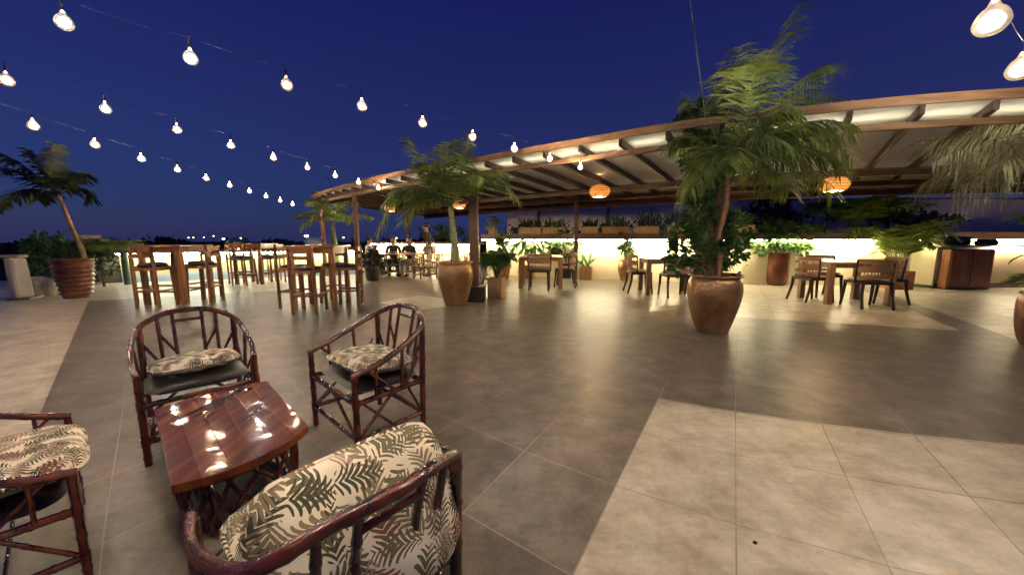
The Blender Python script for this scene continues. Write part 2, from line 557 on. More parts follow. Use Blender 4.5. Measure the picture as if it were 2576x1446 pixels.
fb = MB()
U0, U1, V0, V1 = -34, 26, -26, 18
nu, nv = (U1 - U0) + 1, (V1 - V0) + 1
uvs = []
for j in range(nv):
    for i in range(nu):
        u, v = U0 + i, V0 + j
        x, y = floor_pt(u, v)
        fb.v.append((x, y, 0)); uvs.append((u, v))
for j in range(nv - 1):
    for i in range(nu - 1):
        fb.f.append((j * nu + i, (j + 1) * nu + i, (j + 1) * nu + i + 1, j * nu + i + 1))
m, n, l, p = new_mat('porcelain_tiles')
tc = n.new("ShaderNodeTexCoord")
sx = n.new("ShaderNodeSeparateXYZ"); l.new(tc.outputs['UV'], sx.inputs[0])
so = n.new("ShaderNodeSeparateXYZ"); l.new(tc.outputs['Object'], so.inputs[0])


def line(sep, a, b_, side):
    """1 on the side of the line a-b where the point 'side' lies"""
    nx, ny = -(b_[1] - a[1]), (b_[0] - a[0])
    d = nx * a[0] + ny * a[1]
    if nx * side[0] + ny * side[1] - d < 0: nx, ny, d = -nx, -ny, -d
    return MATH('GREATER_THAN', MATH('ADD', MATH('MULTIPLY', sep.outputs[0], nx), MATH('MULTIPLY', sep.outputs[1], ny)), d)


def AND(*a):
    o = a[0]
    for q in a[1:]: o = MATH('MULTIPLY', o, q)
    return o


def OR(*a):
    o = a[0]
    for q in a[1:]: o = MATH('MAXIMUM', o, q)
    return o


def W2(px, py):
    q = at(px, py); return (q.x, q.y)


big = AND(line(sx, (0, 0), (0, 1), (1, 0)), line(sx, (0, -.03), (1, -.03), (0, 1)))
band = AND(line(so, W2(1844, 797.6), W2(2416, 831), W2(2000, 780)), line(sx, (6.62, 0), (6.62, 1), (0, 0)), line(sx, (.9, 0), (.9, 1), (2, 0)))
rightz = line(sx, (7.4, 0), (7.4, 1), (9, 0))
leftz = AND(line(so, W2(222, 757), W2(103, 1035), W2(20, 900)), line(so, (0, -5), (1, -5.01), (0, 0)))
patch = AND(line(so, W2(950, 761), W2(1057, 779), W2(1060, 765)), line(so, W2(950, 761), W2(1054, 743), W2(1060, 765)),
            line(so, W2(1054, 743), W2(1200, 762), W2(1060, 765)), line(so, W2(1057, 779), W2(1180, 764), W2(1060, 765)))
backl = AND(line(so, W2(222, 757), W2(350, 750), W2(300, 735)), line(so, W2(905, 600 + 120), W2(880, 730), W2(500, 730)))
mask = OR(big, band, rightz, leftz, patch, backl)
nz = n.new("ShaderNodeTexNoise"); nz.inputs['Scale'].default_value = 4.5; nz.inputs['Detail'].default_value = 9; nz.inputs['Roughness'].default_value = .62
l.new(tc.outputs['Object'], nz.inputs['Vector'])
fu = MATH('FLOOR', sx.outputs[0]); fv = MATH('FLOOR', sx.outputs[1])
cmb = n.new("ShaderNodeCombineXYZ"); l.new(fu, cmb.inputs[0]); l.new(fv, cmb.inputs[1])
wn_ = n.new("ShaderNodeTexWhiteNoise"); l.new(cmb.outputs[0], wn_.inputs['Vector'])
tone = MATH('ADD', nz.outputs[0], MATH('MULTIPLY_ADD', wn_.outputs[0], .11, -.055))
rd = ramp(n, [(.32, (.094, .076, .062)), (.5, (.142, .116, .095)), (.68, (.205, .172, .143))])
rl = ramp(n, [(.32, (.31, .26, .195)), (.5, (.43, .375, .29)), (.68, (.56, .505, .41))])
sm_ = n.new("ShaderNodeMapping"); sm_.inputs['Scale'].default_value = (1.2, 6, 1); sm_.inputs['Rotation'].default_value = (0, 0, .5)
l.new(tc.outputs['Object'], sm_.inputs[0])
ns = n.new("ShaderNodeTexNoise"); ns.inputs['Scale'].default_value = 5; ns.inputs['Detail'].default_value = 7; ns.inputs['Roughness'].default_value = .7
l.new(sm_.outputs[0], ns.inputs['Vector'])
nf = n.new("ShaderNodeTexNoise"); nf.inputs['Scale'].default_value = 34; nf.inputs['Detail'].default_value = 6; nf.inputs['Roughness'].default_value = .7
l.new(tc.outputs['Object'], nf.inputs['Vector'])
tone = MATH('ADD', tone, MATH('ADD', MATH('MULTIPLY_ADD', ns.outputs[0], .26, -.13), MATH('MULTIPLY_ADD', nf.outputs[0], .34, -.17)))
l.new(tone, rd.inputs[0]); l.new(tone, rl.inputs[0])
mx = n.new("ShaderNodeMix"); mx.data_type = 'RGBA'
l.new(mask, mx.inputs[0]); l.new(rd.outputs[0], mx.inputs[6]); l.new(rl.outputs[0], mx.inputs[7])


def grout(ch):
    f = MATH('FRACT', ch)
    return MATH('LESS_THAN', MATH('MINIMUM', f, MATH('SUBTRACT', 1, f)), .0055)


gr = MATH('MULTIPLY', OR(grout(sx.outputs[0]), grout(sx.outputs[1])), MATH('MULTIPLY_ADD', leftz, -.8, 1))
gc = n.new("ShaderNodeMix"); gc.data_type = 'RGBA'
l.new(mask, gc.inputs[0]); gc.inputs[6].default_value = (.34, .29, .225, 1); gc.inputs[7].default_value = (.20, .155, .10, 1)
ng = n.new("ShaderNodeTexNoise"); ng.inputs['Scale'].default_value = .9; ng.inputs['Detail'].default_value = 2
l.new(tc.outputs['Object'], ng.inputs['Vector'])
gm = n.new("ShaderNodeMapRange"); gm.inputs[1].default_value = .38; gm.inputs[2].default_value = .62; gm.inputs[3].default_value = .35; gm.inputs[4].default_value = 1.0
l.new(ng.outputs[0], gm.inputs[0])
mg = n.new("ShaderNodeMix"); mg.data_type = 'RGBA'
l.new(MATH('MULTIPLY', gr, gm.outputs[0]), mg.inputs[0]); l.new(mx.outputs[2], mg.inputs[6]); l.new(gc.outputs[2], mg.inputs[7])
l.new(mg.outputs[2], p.inputs['Base Color'])
l.new(MATH('MULTIPLY_ADD', gr, .5, .34), p.inputs['Roughness'])
bm_ = n.new("ShaderNodeBump"); bm_.inputs['Strength'].default_value = .25; bm_.inputs['Distance'].default_value = .003; bm_.invert = True
l.new(gr, bm_.inputs['Height']); l.new(bm_.outputs[0], p.inputs['Normal'])
p.inputs['Specular IOR Level'].default_value = .28
me = bpy.data.meshes.new('terrace_floor')
me.from_pydata(fb.v, [], fb.f)
ul = me.uv_layers.new(name="UVMap")
for lp in me.loops:
    ul.data[lp.index].uv = uvs[lp.vertex_index]
me.materials.append(m)
fl = bpy.data.objects.new('floor', me)
C.objects.link(fl)
struct(fl)

g = MB()
g.add([(-900, -900, 0), (900, -900, 0), (900, 900, 0), (-900, 900, 0)], [(0, 1, 2, 3)])
struct(g.build('ground', M['terrain'], loc=(0, 0, -4)))


# ------------------------------------------------------------------ walls with ledges and light strips
def ribbon(mb, P, o0, o1, z0, z1):
    """a prism following polyline P, from offset o0 to o1 (positive = away from the terrace)"""
    P = [Vector((q[0], q[1])) for q in P]
    N = []
    for i in range(len(P)):
        d = (P[min(i + 1, len(P) - 1)] - P[max(i - 1, 0)]).normalized()
        N.append(Vector((-d.y, d.x)))
    vs, fs = [], []
    for q, nn in zip(P, N):
        for o, z in ((o0, z0), (o1, z0), (o1, z1), (o0, z1)):
            vs.append((q.x + nn.x * o, q.y + nn.y * o, z))
    for i in range(len(P) - 1):
        for k in range(4):
            fs.append((i * 4 + k, (i + 1) * 4 + k, (i + 1) * 4 + (k + 1) % 4, i * 4 + (k + 1) % 4))
    fs.append((0, 1, 2, 3)); e = (len(P) - 1) * 4
    fs.append((e + 3, e + 2, e + 1, e))
    return mb.add(vs, fs)


WALL = [(-.9, 12.75), (.55, 11.75), (2.35, 11.0), (3.74, 10.72), (4.75, 10.3), (6.2, 9.65), (8.0, 9.45), (10.35, 9.32)]
wl = thing('garden_wall', 'long cream wall glowing under a brown ledge behind the dining tables', 'wall')
ribbon(MB(), WALL, 0, .2, 0, 1.2).build('wall_face', M['wallpaint'], wl)
ribbon(MB(), WALL, -.34, .75, 1.2, 1.38).build('ledge', M['ledge'], wl, bevel=.015)
ribbon(MB(), WALL, -.26, -.20, 1.17, 1.197).build('light_strip', M['led'], wl)

WALL2 = [(-6.1, 16.0), (-3.6, 14.9), (-1.3, 13.1)]
wl2 = thing('garden_wall', 'low glowing wall behind the seated people', 'wall')
ribbon(MB(), WALL2, 0, .2, 0, 1.02).build('wall_face', M['wallpaint'], wl2)
ribbon(MB(), WALL2, -.3, .5, 1.02, 1.12).build('ledge', M['ledge'], wl2, bevel=.015)
ribbon(MB(), WALL2, -.22, -.16, .99, 1.017).build('light_strip', M['led'], wl2)

MUR = [(-10.9, 9.95), (-8.3, 11.1), (-5.25, 12.6)]
wl3 = thing('mural_wall', 'low wall painted in blue and yellow waves behind the bar tables', 'wall')
ribbon(MB(), MUR, 0, .2, 0, .80).build('painted_panel', M['mural'], wl3)
ribbon(MB(), MUR, -.22, .5, .82, .90).build('cap', M['ledge'], wl3, bevel=.012)
ribbon(MB(), MUR, -.17, -.11, .79, .817).build('light_strip', M['ledw'], wl3)
MB().tube([at(322, 716), at(322, 716) + Vector((0, 0, .86))], .07, 10).build('end_post', mat('dark_green_paint', (.03, .06, .045), (.02, .045, .035), 4, .5), wl3, smooth=True)

# parapet behind the planting ledge
PAR = [(-.2, 14.6), (2.0, 13.0), (4.6, 12.2), (7.2, 11.6), (11.5, 11.2), (17, 11.2)]
pw = thing('parapet', 'grey panelled parapet above the planted ledge', 'wall')
ribbon(MB(), PAR, 0, .12, 0, 2.42).build('parapet_panel', M['parapet'], pw)
ribbon(MB(), PAR, -.03, .16, 2.42, 2.47).build('coping', M['concrete'], pw)
PX = [(1.0, 13.72), (3.3, 12.6), (5.9, 11.9), (8.6, 11.45), (11.5, 11.2)]
for q in PX:
    MB().box((q[0], q[1] - .08, 1.2), (.09, .08, 2.4)).build('post', M['concrete'], pw)

# ------------------------------------------------------------------ pergola
EN = Vector((.6, .8, 0))
PATH = catmull([(-6.9, 12.6, 0), (-5.7, 11.2, 0), (-2.8, 8.45, 0), (-.28, 6.55, 0), (1.0, 5.62, 0), (2.19, 4.82, 0), (3.4, 4.28, 0), (4.4, 3.95, 0), (5.6, 3.72, 0), (7.4, 3.45, 0), (9.6, 3.25, 0)], 8)
ARC = [0]
for a_, b_ in zip(PATH[:-1], PATH[1:]): ARC.append(ARC[-1] + (b_ - a_).length)


def path_at(s):
    s = min(max(s, 0), ARC[-1] - 1e-6)
    for i in range(len(ARC) - 1):
        if ARC[i + 1] > s:
            return PATH[i].lerp(PATH[i + 1], (s - ARC[i]) / (ARC[i + 1] - ARC[i]))


def PG(s, nn, z=0):
    """s metres along the roof's near edge, nn metres in under the roof"""
    q = path_at(s) + EN * nn
    return Vector((q.x, q.y, z))


def arc_of(x):
    best = min(range(len(PATH)), key=lambda i: abs(PATH[i].x - x))
    return ARC[best]


def run(mb, nn, z, wd, ht):
    """a timber following the roof edge at inset nn"""
    vs, fs = [], []
    for i, q in enumerate(PATH):
        d = (PATH[min(i + 1, len(PATH) - 1)] - PATH[max(i - 1, 0)]).normalized()
        sd = Vector((-d.y, d.x, 0)) * wd / 2
        c_ = q + EN * nn
        for a, b__ in ((-1, -1), (1, -1), (1, 1), (-1, 1)):
            vs.append((c_.x + sd.x * a, c_.y + sd.y * a, z + b__ * ht / 2))
    for i in range(len(PATH) - 1):
        for k in range(4):
            fs.append((i * 4 + k, i * 4 + (k + 1) % 4, (i + 1) * 4 + (k + 1) % 4, (i + 1) * 4 + k))
    fs.append((3, 2, 1, 0)); e = (len(PATH) - 1) * 4
    fs.append((e, e + 1, e + 2, e + 3))
    return mb.add(vs, fs)


def rz_(nn): return 2.64 - .055 * nn


pg = thing('pergola', 'long timber pergola with translucent roof over the dining area', 'pergola')
S0, S1 = .02, ARC[-1] - .02
for x_, nn, r_ in ((-6.25, .1, .055), (-4.35, .1, .055), (-.72, .12, .085), (2.55, .42, .07)):
    q = PG(arc_of(x_), nn)
    MB().bar((q.x, q.y, 0), (q.x, q.y, 2.43), r_ * 2, r_ * 2).build('post', M['pergola'], pg, bevel=.008)
for x_, nn in ((-6.6, 3.76), (-3.4, 3.76), (-.45, 3.76), (2.2, 3.76), (8.2, 4.9)):
    q = PG(arc_of(x_), nn)
    MB().bar((q.x, q.y, 0), (q.x, q.y, rz_(3.76) - .2), .10, .10).build('post', M['pergola'], pg, bevel=.008)
run(MB(), 0, 2.655, .04, .095).build('fascia', M['fascia'], pg, bevel=.005)
run(MB(), .30, 2.47, .06, .075).build('beam', M['fascia'], pg, bevel=.005)
run(MB(), .37, 2.49, .03, .014).build('light_strip', M['roofled'], pg)
for nn in (2.75, 3.76, 4.9):
    run(MB(), nn, rz_(nn) - .19, .07, .10).build('beam', M['pergola'], pg, bevel=.005)
run(MB(), 5.55, rz_(5.55) - .02, .04, .2).build('rear_fascia', M['pergola'], pg)
s = S0 + .03
raft = []
while s < S1:
    raft.append(s)
    MB().bar(PG(s, .03, rz_(.03) - .075), PG(s, 5.5, rz_(5.5) - .075), .05, .10).build('rafter', M['rafter'], pg, bevel=.004)
    s += .62
for a, b_ in zip(raft[:-1], raft[1:]):
    for n0, n1, mt_, nm_ in ((.03, 3.2, 'sheet', 'roof_sheet'), (3.21, 5.5, 'darkroof', 'rear_roof')):
        q = MB()
        pts = [PG(ss, nn, rz_(nn) - .018) for (ss, nn) in ((a, n0), (b_, n0), (b_, n1), (a, n1))]
        pts2 = [t + Vector((0, 0, .012)) for t in pts]
        q.add(pts + pts2, [(3, 2, 1, 0), (4, 5, 6, 7), (0, 1, 5, 4), (1, 2, 6, 5), (2, 3, 7, 6), (3, 0, 4, 7)])
        q.build(nm_, M[mt_], pg)
q = PG(arc_of(-.72), .12)
bs = MB().bar((q.x, q.y, 0), (q.x, q.y, .30), .42, .42).build('post_base', M['steel'], pg, bevel=.01)


# ------------------------------------------------------------------ pendants
def pendant(loc, label, first=None):
    if first: return copy_tree(first, loc=loc, label=label)
    t = thing('pendant_lamp', label, 'lamp', loc, 0, 'woven pendant lamps under the pergola')
    prof = [(.145, -.125), (.185, -.105), (.222, -.055), (.237, 0), (.225, .05), (.185, .095), (.115, .128), (.04, .14)]
    sh = MB()
    P = [p_ for p_ in catmull([(a, 0, z) for a, z in prof], 4)]
    sh.lathe([(q.x, q.z) for q in P], 40)
    o = sh.build('lamp_shade', M['shade'], t, smooth=True)
    sd = o.modifiers.new('shell', 'SOLIDIFY'); sd.thickness = .006
    rg = MB()
    for a, z in prof[:-1]:
        rg.tube([(a * 1.01 * math.cos(k * PI / 16), a * 1.01 * math.sin(k * PI / 16), z) for k in range(33)], .005, 5, False)
    for kk in range(18):
        rg.tube([(q.x * 1.012 * math.cos(kk * PI / 9 + i * .03), q.x * 1.012 * math.sin(kk * PI / 9 + i * .03), q.z) for i, q in enumerate(P)], .004, 4, False)
    rg.build('weave_ribs', M['wicker'], t, smooth=True)
    MB().ell((0, 0, -.07), (.06, .06, .075), 14, 10).build('bulb', M['pend'], t, smooth=True)
    MB().tube([(0, 0, .0), (0, 0, .10)], .02, 10).build('socket', M['steel'], t, smooth=True)
    MB().tube([(0, 0, .10), (0, 0, .36)], .006, 6).build('cord', M['cable'], t, smooth=True)
    return t


p0 = pendant((1.79, 7.5, 2.18), 'woven globe pendant hanging left of the big palm')
p0.scale = (.88, .88, .88)
pendant((5.42, 6.2, 2.12), 'woven pendant right of the big palm among its frond tips', p0)
pendant((-4.2, 12.6, 2.28), 'small far woven pendant above the seated people', p0)
pendant((-1.62, 11.2, 2.27), 'woven pendant half hidden by the palm in the middle copper pot', p0)


# ------------------------------------------------------------------ string lights
def string_light(label, P, D, L, pre, post, whites=(), r=.05, near=False, group='globe light strings over the terrace', sag=.0):
    kk = L / Vector(D).length
    st = Vector((0, 0, CAMZ)) + Vector(P) * kk
    d = Vector(D) * kk
    t = thing('string_light', label, 'string light', tuple(st), 0, group)
    pts = []
    n1 = post
    for i in range(-pre, n1 + 1):
        pts.append(d * i)
    cab = []
    for i in range(len(pts) - 1):
        a, b_ = pts[i], pts[i + 1]
        for j in range(5):
            f = j / 5
            cab.append(a.lerp(b_, f) + Vector((0, 0, .155 - .025 * math.sin(PI * f))))
    cab.append(pts[-1] + Vector((0, 0, .155)))
    MB().tube(cab, .0013, 5).build('cable', M['cable'], t, smooth=True)
    for idx, q in enumerate(pts):
        i = idx - pre
        mb = MB()
        prof = [(.012, .07), (.018, .05), (.036, .03), (.048, 0), (.046, -.022), (.030, -.044), (.010, -.052), (.001, -.053)]
        mb.lathe([(max(.0005, v.x) * r / .05, v.z * r / .05) for v in catmull([(a, 0, z) for a, z in prof], 3)], 28, tuple(q))
        bu = mb.build('bulb', M['bulbnear'] if near else M['bulbwhite'] if i in whites else M['bulbwarm'], t, smooth=True)
        MB().tube([q + Vector((0, 0, .055)), q + Vector((0, 0, .10)), q + Vector((0, 0, .15))], [.011, .009, .003], 10).build('socket', M['cable'], bu, smooth=True)
    return t


string_light('nearest string of globe bulbs crossing the sky down to the pergola', (-1.25222721, 1.08915064, .60225686),
             (.21085163, .15841278, -.01799466), .65, 2, 8, whites=(0, 1, 6), r=.049)
string_light('middle string of globe bulbs ending left of the mid palm', (-1.41222721, 1.06780075, .44213261),
             (.05807327, .19255795, -.0098324), .69, 2, 8, whites=(1, 3), r=.052)
string_light('lowest and farthest string of globe bulbs at far end of the pergola', (-1.33816155, 1.05099246, .31607048),
             (-.02213754, .16778786, -.007788), .74, 2, 9, whites=(2, 7), r=.055)
# the string at the upper right corner, running on over the camera
a_, b__ = at(2495, 52, 2.35), at(2568, 172, 2.35)
dd = (b__ - a_)
string_light('string of big glaring bulbs at the upper right corner', tuple(a_ - Vector((0, 0, CAMZ))), tuple(dd), dd.length, 4, 2,
             r=.07, near=True)


# ------------------------------------------------------------------ rattan armchairs
def armchair(label, loc, rz, light=False, group='rattan armchairs around the low table', scale=(1, 1, 1)):
    rm = M['rattan2'] if light else M['rattan']
    t = thing('rattan_armchair', label, 'armchair', loc, rz, group)
    fx, fy, bx, by = .30, .27, .27, -.25
    t.scale = scale
    hoop = [(-fx, fy + .02, .49), (-fx - .02, .12, .53), (-fx - .015, -.08, .60), (-bx, by - .02, .68), (-.14, -.345, .74), (0, -.37, .752),
            (.14, -.345, .74), (bx, by - .02, .68), (fx + .015, -.08, .60), (fx + .02, .12, .53), (fx, fy + .02, .49)]
    MB().canecurve(hoop, .017, 10, 9).build('hoop_rail', rm, t, smooth=True)
    for sx_ in (-1, 1):
        MB().cane((sx_ * fx, fy, 0), (sx_ * fx, fy, .49), .020, 10).build('leg', rm, t, smooth=True)
        MB().cane((sx_ * bx, by, 0), (sx_ * bx, by - .02, .68), .020, 10).build('leg', rm, t, smooth=True)
    sf = MB()
    for z, rr_ in ((.335, .016), (.13, .014)):
        cs = [(-fx, fy, z), (fx, fy, z), (bx, by, z), (-bx, by, z)]
        for i in range(4):
            sf.cane(cs[i], cs[(i + 1) % 4], rr_)
    for sx_ in (-1, 1):
        for z in (.335, .13):
            sf.tube([(sx_ * fx, fy, z - .02), (sx_ * fx, fy, z + .02)], .0235, 10)
            sf.tube([(sx_ * bx, by, z - .02), (sx_ * bx, by, z + .02)], .0235, 10)
    sf.build('seat_frame', rm, t, smooth=True)
    br = MB()
    br.cane((-fx, fy, .13), (0, fy, .33), .010); br.cane((fx, fy, .13), (0, fy, .33), .010)
    br.cane((-bx, by, .13), (0, by, .33), .010); br.cane((bx, by, .13), (0, by, .33), .010)
    br.cane((-fx, .0, .13), (fx, .0, .13), .010)
    for sx_ in (-1, 1):
        br.cane((sx_ * fx, fy, .13), (sx_ * .285, 0, .33), .010); br.cane((sx_ * bx, by, .13), (sx_ * .285, 0, .33), .010)
    br.build('brace', rm, t, smooth=True)
    # side spindles
    for sx_ in (-1, 1):
        sd = MB()
        sd.cane((sx_ * .30, .13, .34), (sx_ * .315, .13, .525), .011)
        sd.cane((sx_ * .29, -.07, .34), (sx_ * .31, -.07, .60), .012)
        sd.cane((sx_ * .29, -.02, .34), (sx_ * .315, .20, .51), .009)
        sd.cane((sx_ * .285, -.10, .34), (sx_ * .275, -.22, .50), .009)
        sd.build('arm_support', rm, t, smooth=True)
    bk = MB()
    for x, yy, zt in ((-.17, -.335, .725), (-.085, -.355, .745), (.085, -.355, .745), (.17, -.335, .725)):
        bk.cane((x * .95, by, .34), (x, yy, zt), .012)
    bk.cane((-.082, -.345, .69), (.082, -.345, .69), .010)
    bk.cane((-.168, -.315, .62), (-.084, -.29, .49), .009)
    bk.cane((.168, -.315, .62), (.084, -.29, .49), .009)
    bk.cane((-.262, -.26, .58), (-.168, -.26, .42), .009)
    bk.cane((.262, -.26, .58), (.168, -.26, .42), .009)
    bk.build('backrest', rm, t, smooth=True)
    cushion_mesh(.56, .50, .055, 5).build('seat_pad', M['cream'] if light else M['pad'], t, smooth=True, loc=(0, 0, .378), uvxy=lambda c: (c.x, c.y))
    return t


def cushion_mesh(wd, dp, th, e=4, nx=26, lump=0.0, seed=1):
    rg = random.Random(seed)
    ph = [rg.uniform(0, 6) for _ in range(6)]
    mb = MB()
    vs = []
    N = nx
    for side in (1, -1):
        for j in range(N + 1):
            for i in range(N + 1):
                a = -1 + 2 * i / N; b_ = -1 + 2 * j / N
                # rounded-square mapping
                m8 = max(abs(a), abs(b_), 1e-6); l6 = (abs(a / m8) ** 6 + abs(b_ / m8) ** 6) ** (1 / 6)
                x, y = (a / l6, b_ / l6) if l6 > 0 else (0, 0)
                h = max(0, (1 - abs(a) ** e)) ** .45 * max(0, (1 - abs(b_) ** e)) ** .45
                z = side * h * th / 2
                z += lump * h * side * (math.sin(a * 5 + ph[0]) * math.cos(b_ * 4 + ph[1]) + .5 * math.sin(a * 9 + b_ * 7 + ph[2]))
                vs.append((x * wd / 2, y * dp / 2, z))
    fs = []
    K = (N + 1) * (N + 1)
    for j in range(N):
        for i in range(N):
            a = j * (N + 1) + i
            fs.append((a, a + 1, a + N + 2, a + N + 1))
            fs.append((K + a, K + a + N + 1, K + a + N + 2, K + a + 1))
    mb.add(vs, fs)
    return mb


def chair_pose(front_l, front_r, dist=.27):
    """loc and rotation of an armchair whose two front arm ends stand over these points"""
    a, b_ = Vector(front_l), Vector(front_r)
    mid = (a + b_) / 2
    ax = (b_ - a).normalized()          # chair's local +x
    f = Vector((-ax.y, ax.x, 0))        # local +y (front)
    rz = math.atan2(ax.y, ax.x)
    c = mid - f * dist
    return (c.x, c.y, 0), rz, f


def cushion(label, loc, rot, wd=.46, dp=.42, th=.10, seed=1, lump=.004, grp='leaf-print cushions', fine=1.0):
    mb = cushion_mesh(wd, dp, th, 5, 30, lump, seed)
    o = mb.build('cushion', M['floral'], smooth=True, loc=loc, uvxy=lambda c: (c.x * fine + seed * .7, c.y * fine + seed * .31 + (.5 if c.z < 0 else 0)))
    o.rotation_euler = rot
    # welt along the seam as part of the cushion
    P = []
    for k in range(48):
        t_ = 2 * PI * k / 48
        a, b_ = math.cos(t_), math.sin(t_)
        mx_ = (abs(a) ** 6 + abs(b_) ** 6) ** (1 / 6); a /= mx_; b_ /= mx_
        P.append((a * wd / 2, b_ * dp / 2, 0))
    MB().tube(P + [P[0]], .006, 6, False).build('piping', M['floral'], o, smooth=True, uvxy=lambda c: (c.x, c.y))
    return tag(o, label, 'cushion', grp)


LOW = 'low table'
# A: behind the table, B: right of it, C: foreground, D: left edge. (left, right as seen when sitting in them)
def seat_on(pose, dy, z):
    x, y, rz = pose[:3]
    return (x - math.sin(rz) * dy, y + math.cos(rz) * dy, z)


PA = (-1.93, 2.109, -2.335, (.84, .80, .99))
PB = (-.907, 2.165, 2.405, (1.03, .82, 1.0))
PC = (-.50, .90, .857, (.86, .95, .92))
PD = (-1.83, 1.17, -.668, (1.04, .62, .86))
armchair('dark rattan armchair facing us behind the low table', (PA[0], PA[1], 0), PA[2], scale=PA[3])
armchair('dark rattan armchair with angled back right of the low table', (PB[0], PB[1], 0), PB[2], scale=PB[3])
armchair('nearest rattan armchair, seen from behind at the bottom edge', (PC[0], PC[1], 0), PC[2], scale=PC[3])
armchair('dark rattan armchair cut off by the left edge', (PD[0], PD[1], 0), PD[2], scale=PD[3])
cushion('leaf-print cushion on the armchair behind the low table', seat_on(PA, -.06, .452), (math.radians(3), 0, PA[2]), .42, .31, .085, 3, fine=1.9)
cushion('leaf-print cushion on the armchair right of the low table', seat_on(PB, -.02, .458), (math.radians(4), math.radians(-2), PB[2] + .1), .45, .38, .095, 5, fine=1.9)
cushion('leaf-print cushion on the armchair at the left edge', seat_on(PD, .04, .405), (math.radians(-3), 0, PD[2]), .47, .34, .10, 8, fine=1.5)
cushion('large leaf-print cushion standing against the back of the nearest armchair', seat_on(PC, -.215, .535), (math.radians(66), 0, PC[2]), .45, .36, .16, 12, fine=1.25)
cushion('leaf-print cushion lying on the seat of the nearest armchair', seat_on(PC, .08, .415), (0, 0, PC[2]), .42, .36, .09, 15, fine=1.5)

# ------------------------------------------------------------------ low table
TZ = .38
tTL, tBR, tR, tFL = at(388, 1030, TZ), at(672, 958, TZ), at(775, 1070, TZ), at(430, 1222, TZ)
tc_ = (tTL + tBR + tR + tFL) / 4
tt = thing('low_table', 'varnished red-brown low table with bowed top and lattice base', 'table', (tc_.x, tc_.y, 0), 0)
corners = [v_ - tc_ for v_ in (tTL, tBR, tR, tFL)]


def bow(a, b_, amt, k=12):
    d = b_ - a
    nn = Vector((d.y, -d.x, 0)).normalized()
    if nn.dot((a + b_) / 2) < 0: nn = -nn
    return [a.lerp(b_, i / k) + nn * amt * 4 * (i / k) * (1 - i / k) for i in range(k)]


out = bow(corners[0], corners[1], .05) + bow(corners[1], corners[2], .012) + bow(corners[2], corners[3], .075) + bow(corners[3], corners[0], .012)
# boards run from front edge to back edge: cut the outline into strips between side lines
e1 = bow(corners[3], corners[2], .075, 40) + [corners[2]]
e2 = bow(corners[0], corners[1], .05, 40) + [corners[1]]
NB = 6
top = MB()
for i in range(NB):
    a0, a1 = i * 40 // NB, (i + 1) * 40 // NB
    if i == NB - 1: a1 = 40
    F_ = e1[a0:a1 + 1]; B_ = e2[a0:a1 + 1]
    # shrink for the joint
    mid = (F_[0] + F_[-1] + B_[0] + B_[-1]) / 4
    ringp = F_ + B_[::-1]
    ringp = [mid + (q - mid) * 1.0 + (mid - q).normalized() * .0007 for q in ringp]
    zt = .0 + R.uniform(-.0015, .0015)
    vt = [Vector((q.x, q.y, TZ + zt)) for q in ringp]
    vb = [Vector((q.x, q.y, TZ - .032)) for q in ringp]
    nnn = len(ringp)
    nF = len(F_)
    fs = []
    for j in range(nF - 1):
        fs.append((j, j + 1, nnn - 2 - j, nnn - 1 - j))
        fs.append(tuple(nnn + q for q in (nnn - 1 - j, nnn - 2 - j, j + 1, j)))
    for j in range(nnn):
        k = (j + 1) % nnn
        fs.append((k, j, nnn + j, nnn + k))
    top.add(vt + vb, fs)
top.build('tabletop', M['varnish'], tt, bevel=.0015)
ud = MB()
ud.add([Vector((q.x * .93, q.y * .93, TZ - .034)) for q in out] + [Vector((q.x * .93, q.y * .93, TZ - .055)) for q in out],
       [tuple(range(len(out) - 1, -1, -1)), tuple(range(len(out), 2 * len(out)))] + [(j, (j + 1) % len(out), len(out) + (j + 1) % len(out), len(out) + j) for j in range(len(out))])
ud.build('top_frame', M['rattan'], tt)
# lattice base: same plan, smaller, tapering to the floor
axl = ((corners[2] + corners[1]) / 2 - (corners[3] + corners[0]) / 2).normalized()
axs = Vector((-axl.y, axl.x, 0))


def bpt(t_, h):
    k = 1 - .10 * (1 - h) + .06 * math.sin(PI * h)
    e = 2.8
    c_, s_ = math.cos(t_), math.sin(t_)
    rx = abs(c_) ** (2 / e) * (1 if c_ >= 0 else -1) * .205 * k
    ry = abs(s_) ** (2 / e) * (1 if s_ >= 0 else -1) * .305 * k
    q = axl * rx + axs * ry
    return Vector((q.x, q.y, .012 + h * (TZ - .07)))


bs = MB()
for dirn in (1, -1):
    for k in range(18):
        t0 = 2 * PI * k / 18
        bs.tube([bpt(t0 + dirn * .70 * h / 8, h / 8) for h in range(9)], .0085, 6)
bs.build('lattice', M['rattan'], tt, smooth=True)
for nm, h in (('base_ring', 0.0), ('upper_ring', 1.0)):
    P = [bpt(2 * PI * k / 48, h) for k in range(49)]
    MB().tube([q + Vector((0, 0, .006 if h == 0 else 0)) for q in P], .016, 8, False).build(nm, M['rattan'], tt, smooth=True)
for k in range(4):
    t0 = PI / 4 + k * PI / 2
    MB().tube([bpt(t0, h / 6) for h in range(7)], .019, 8).build('corner_pole', M['rattan'], tt, smooth=True)


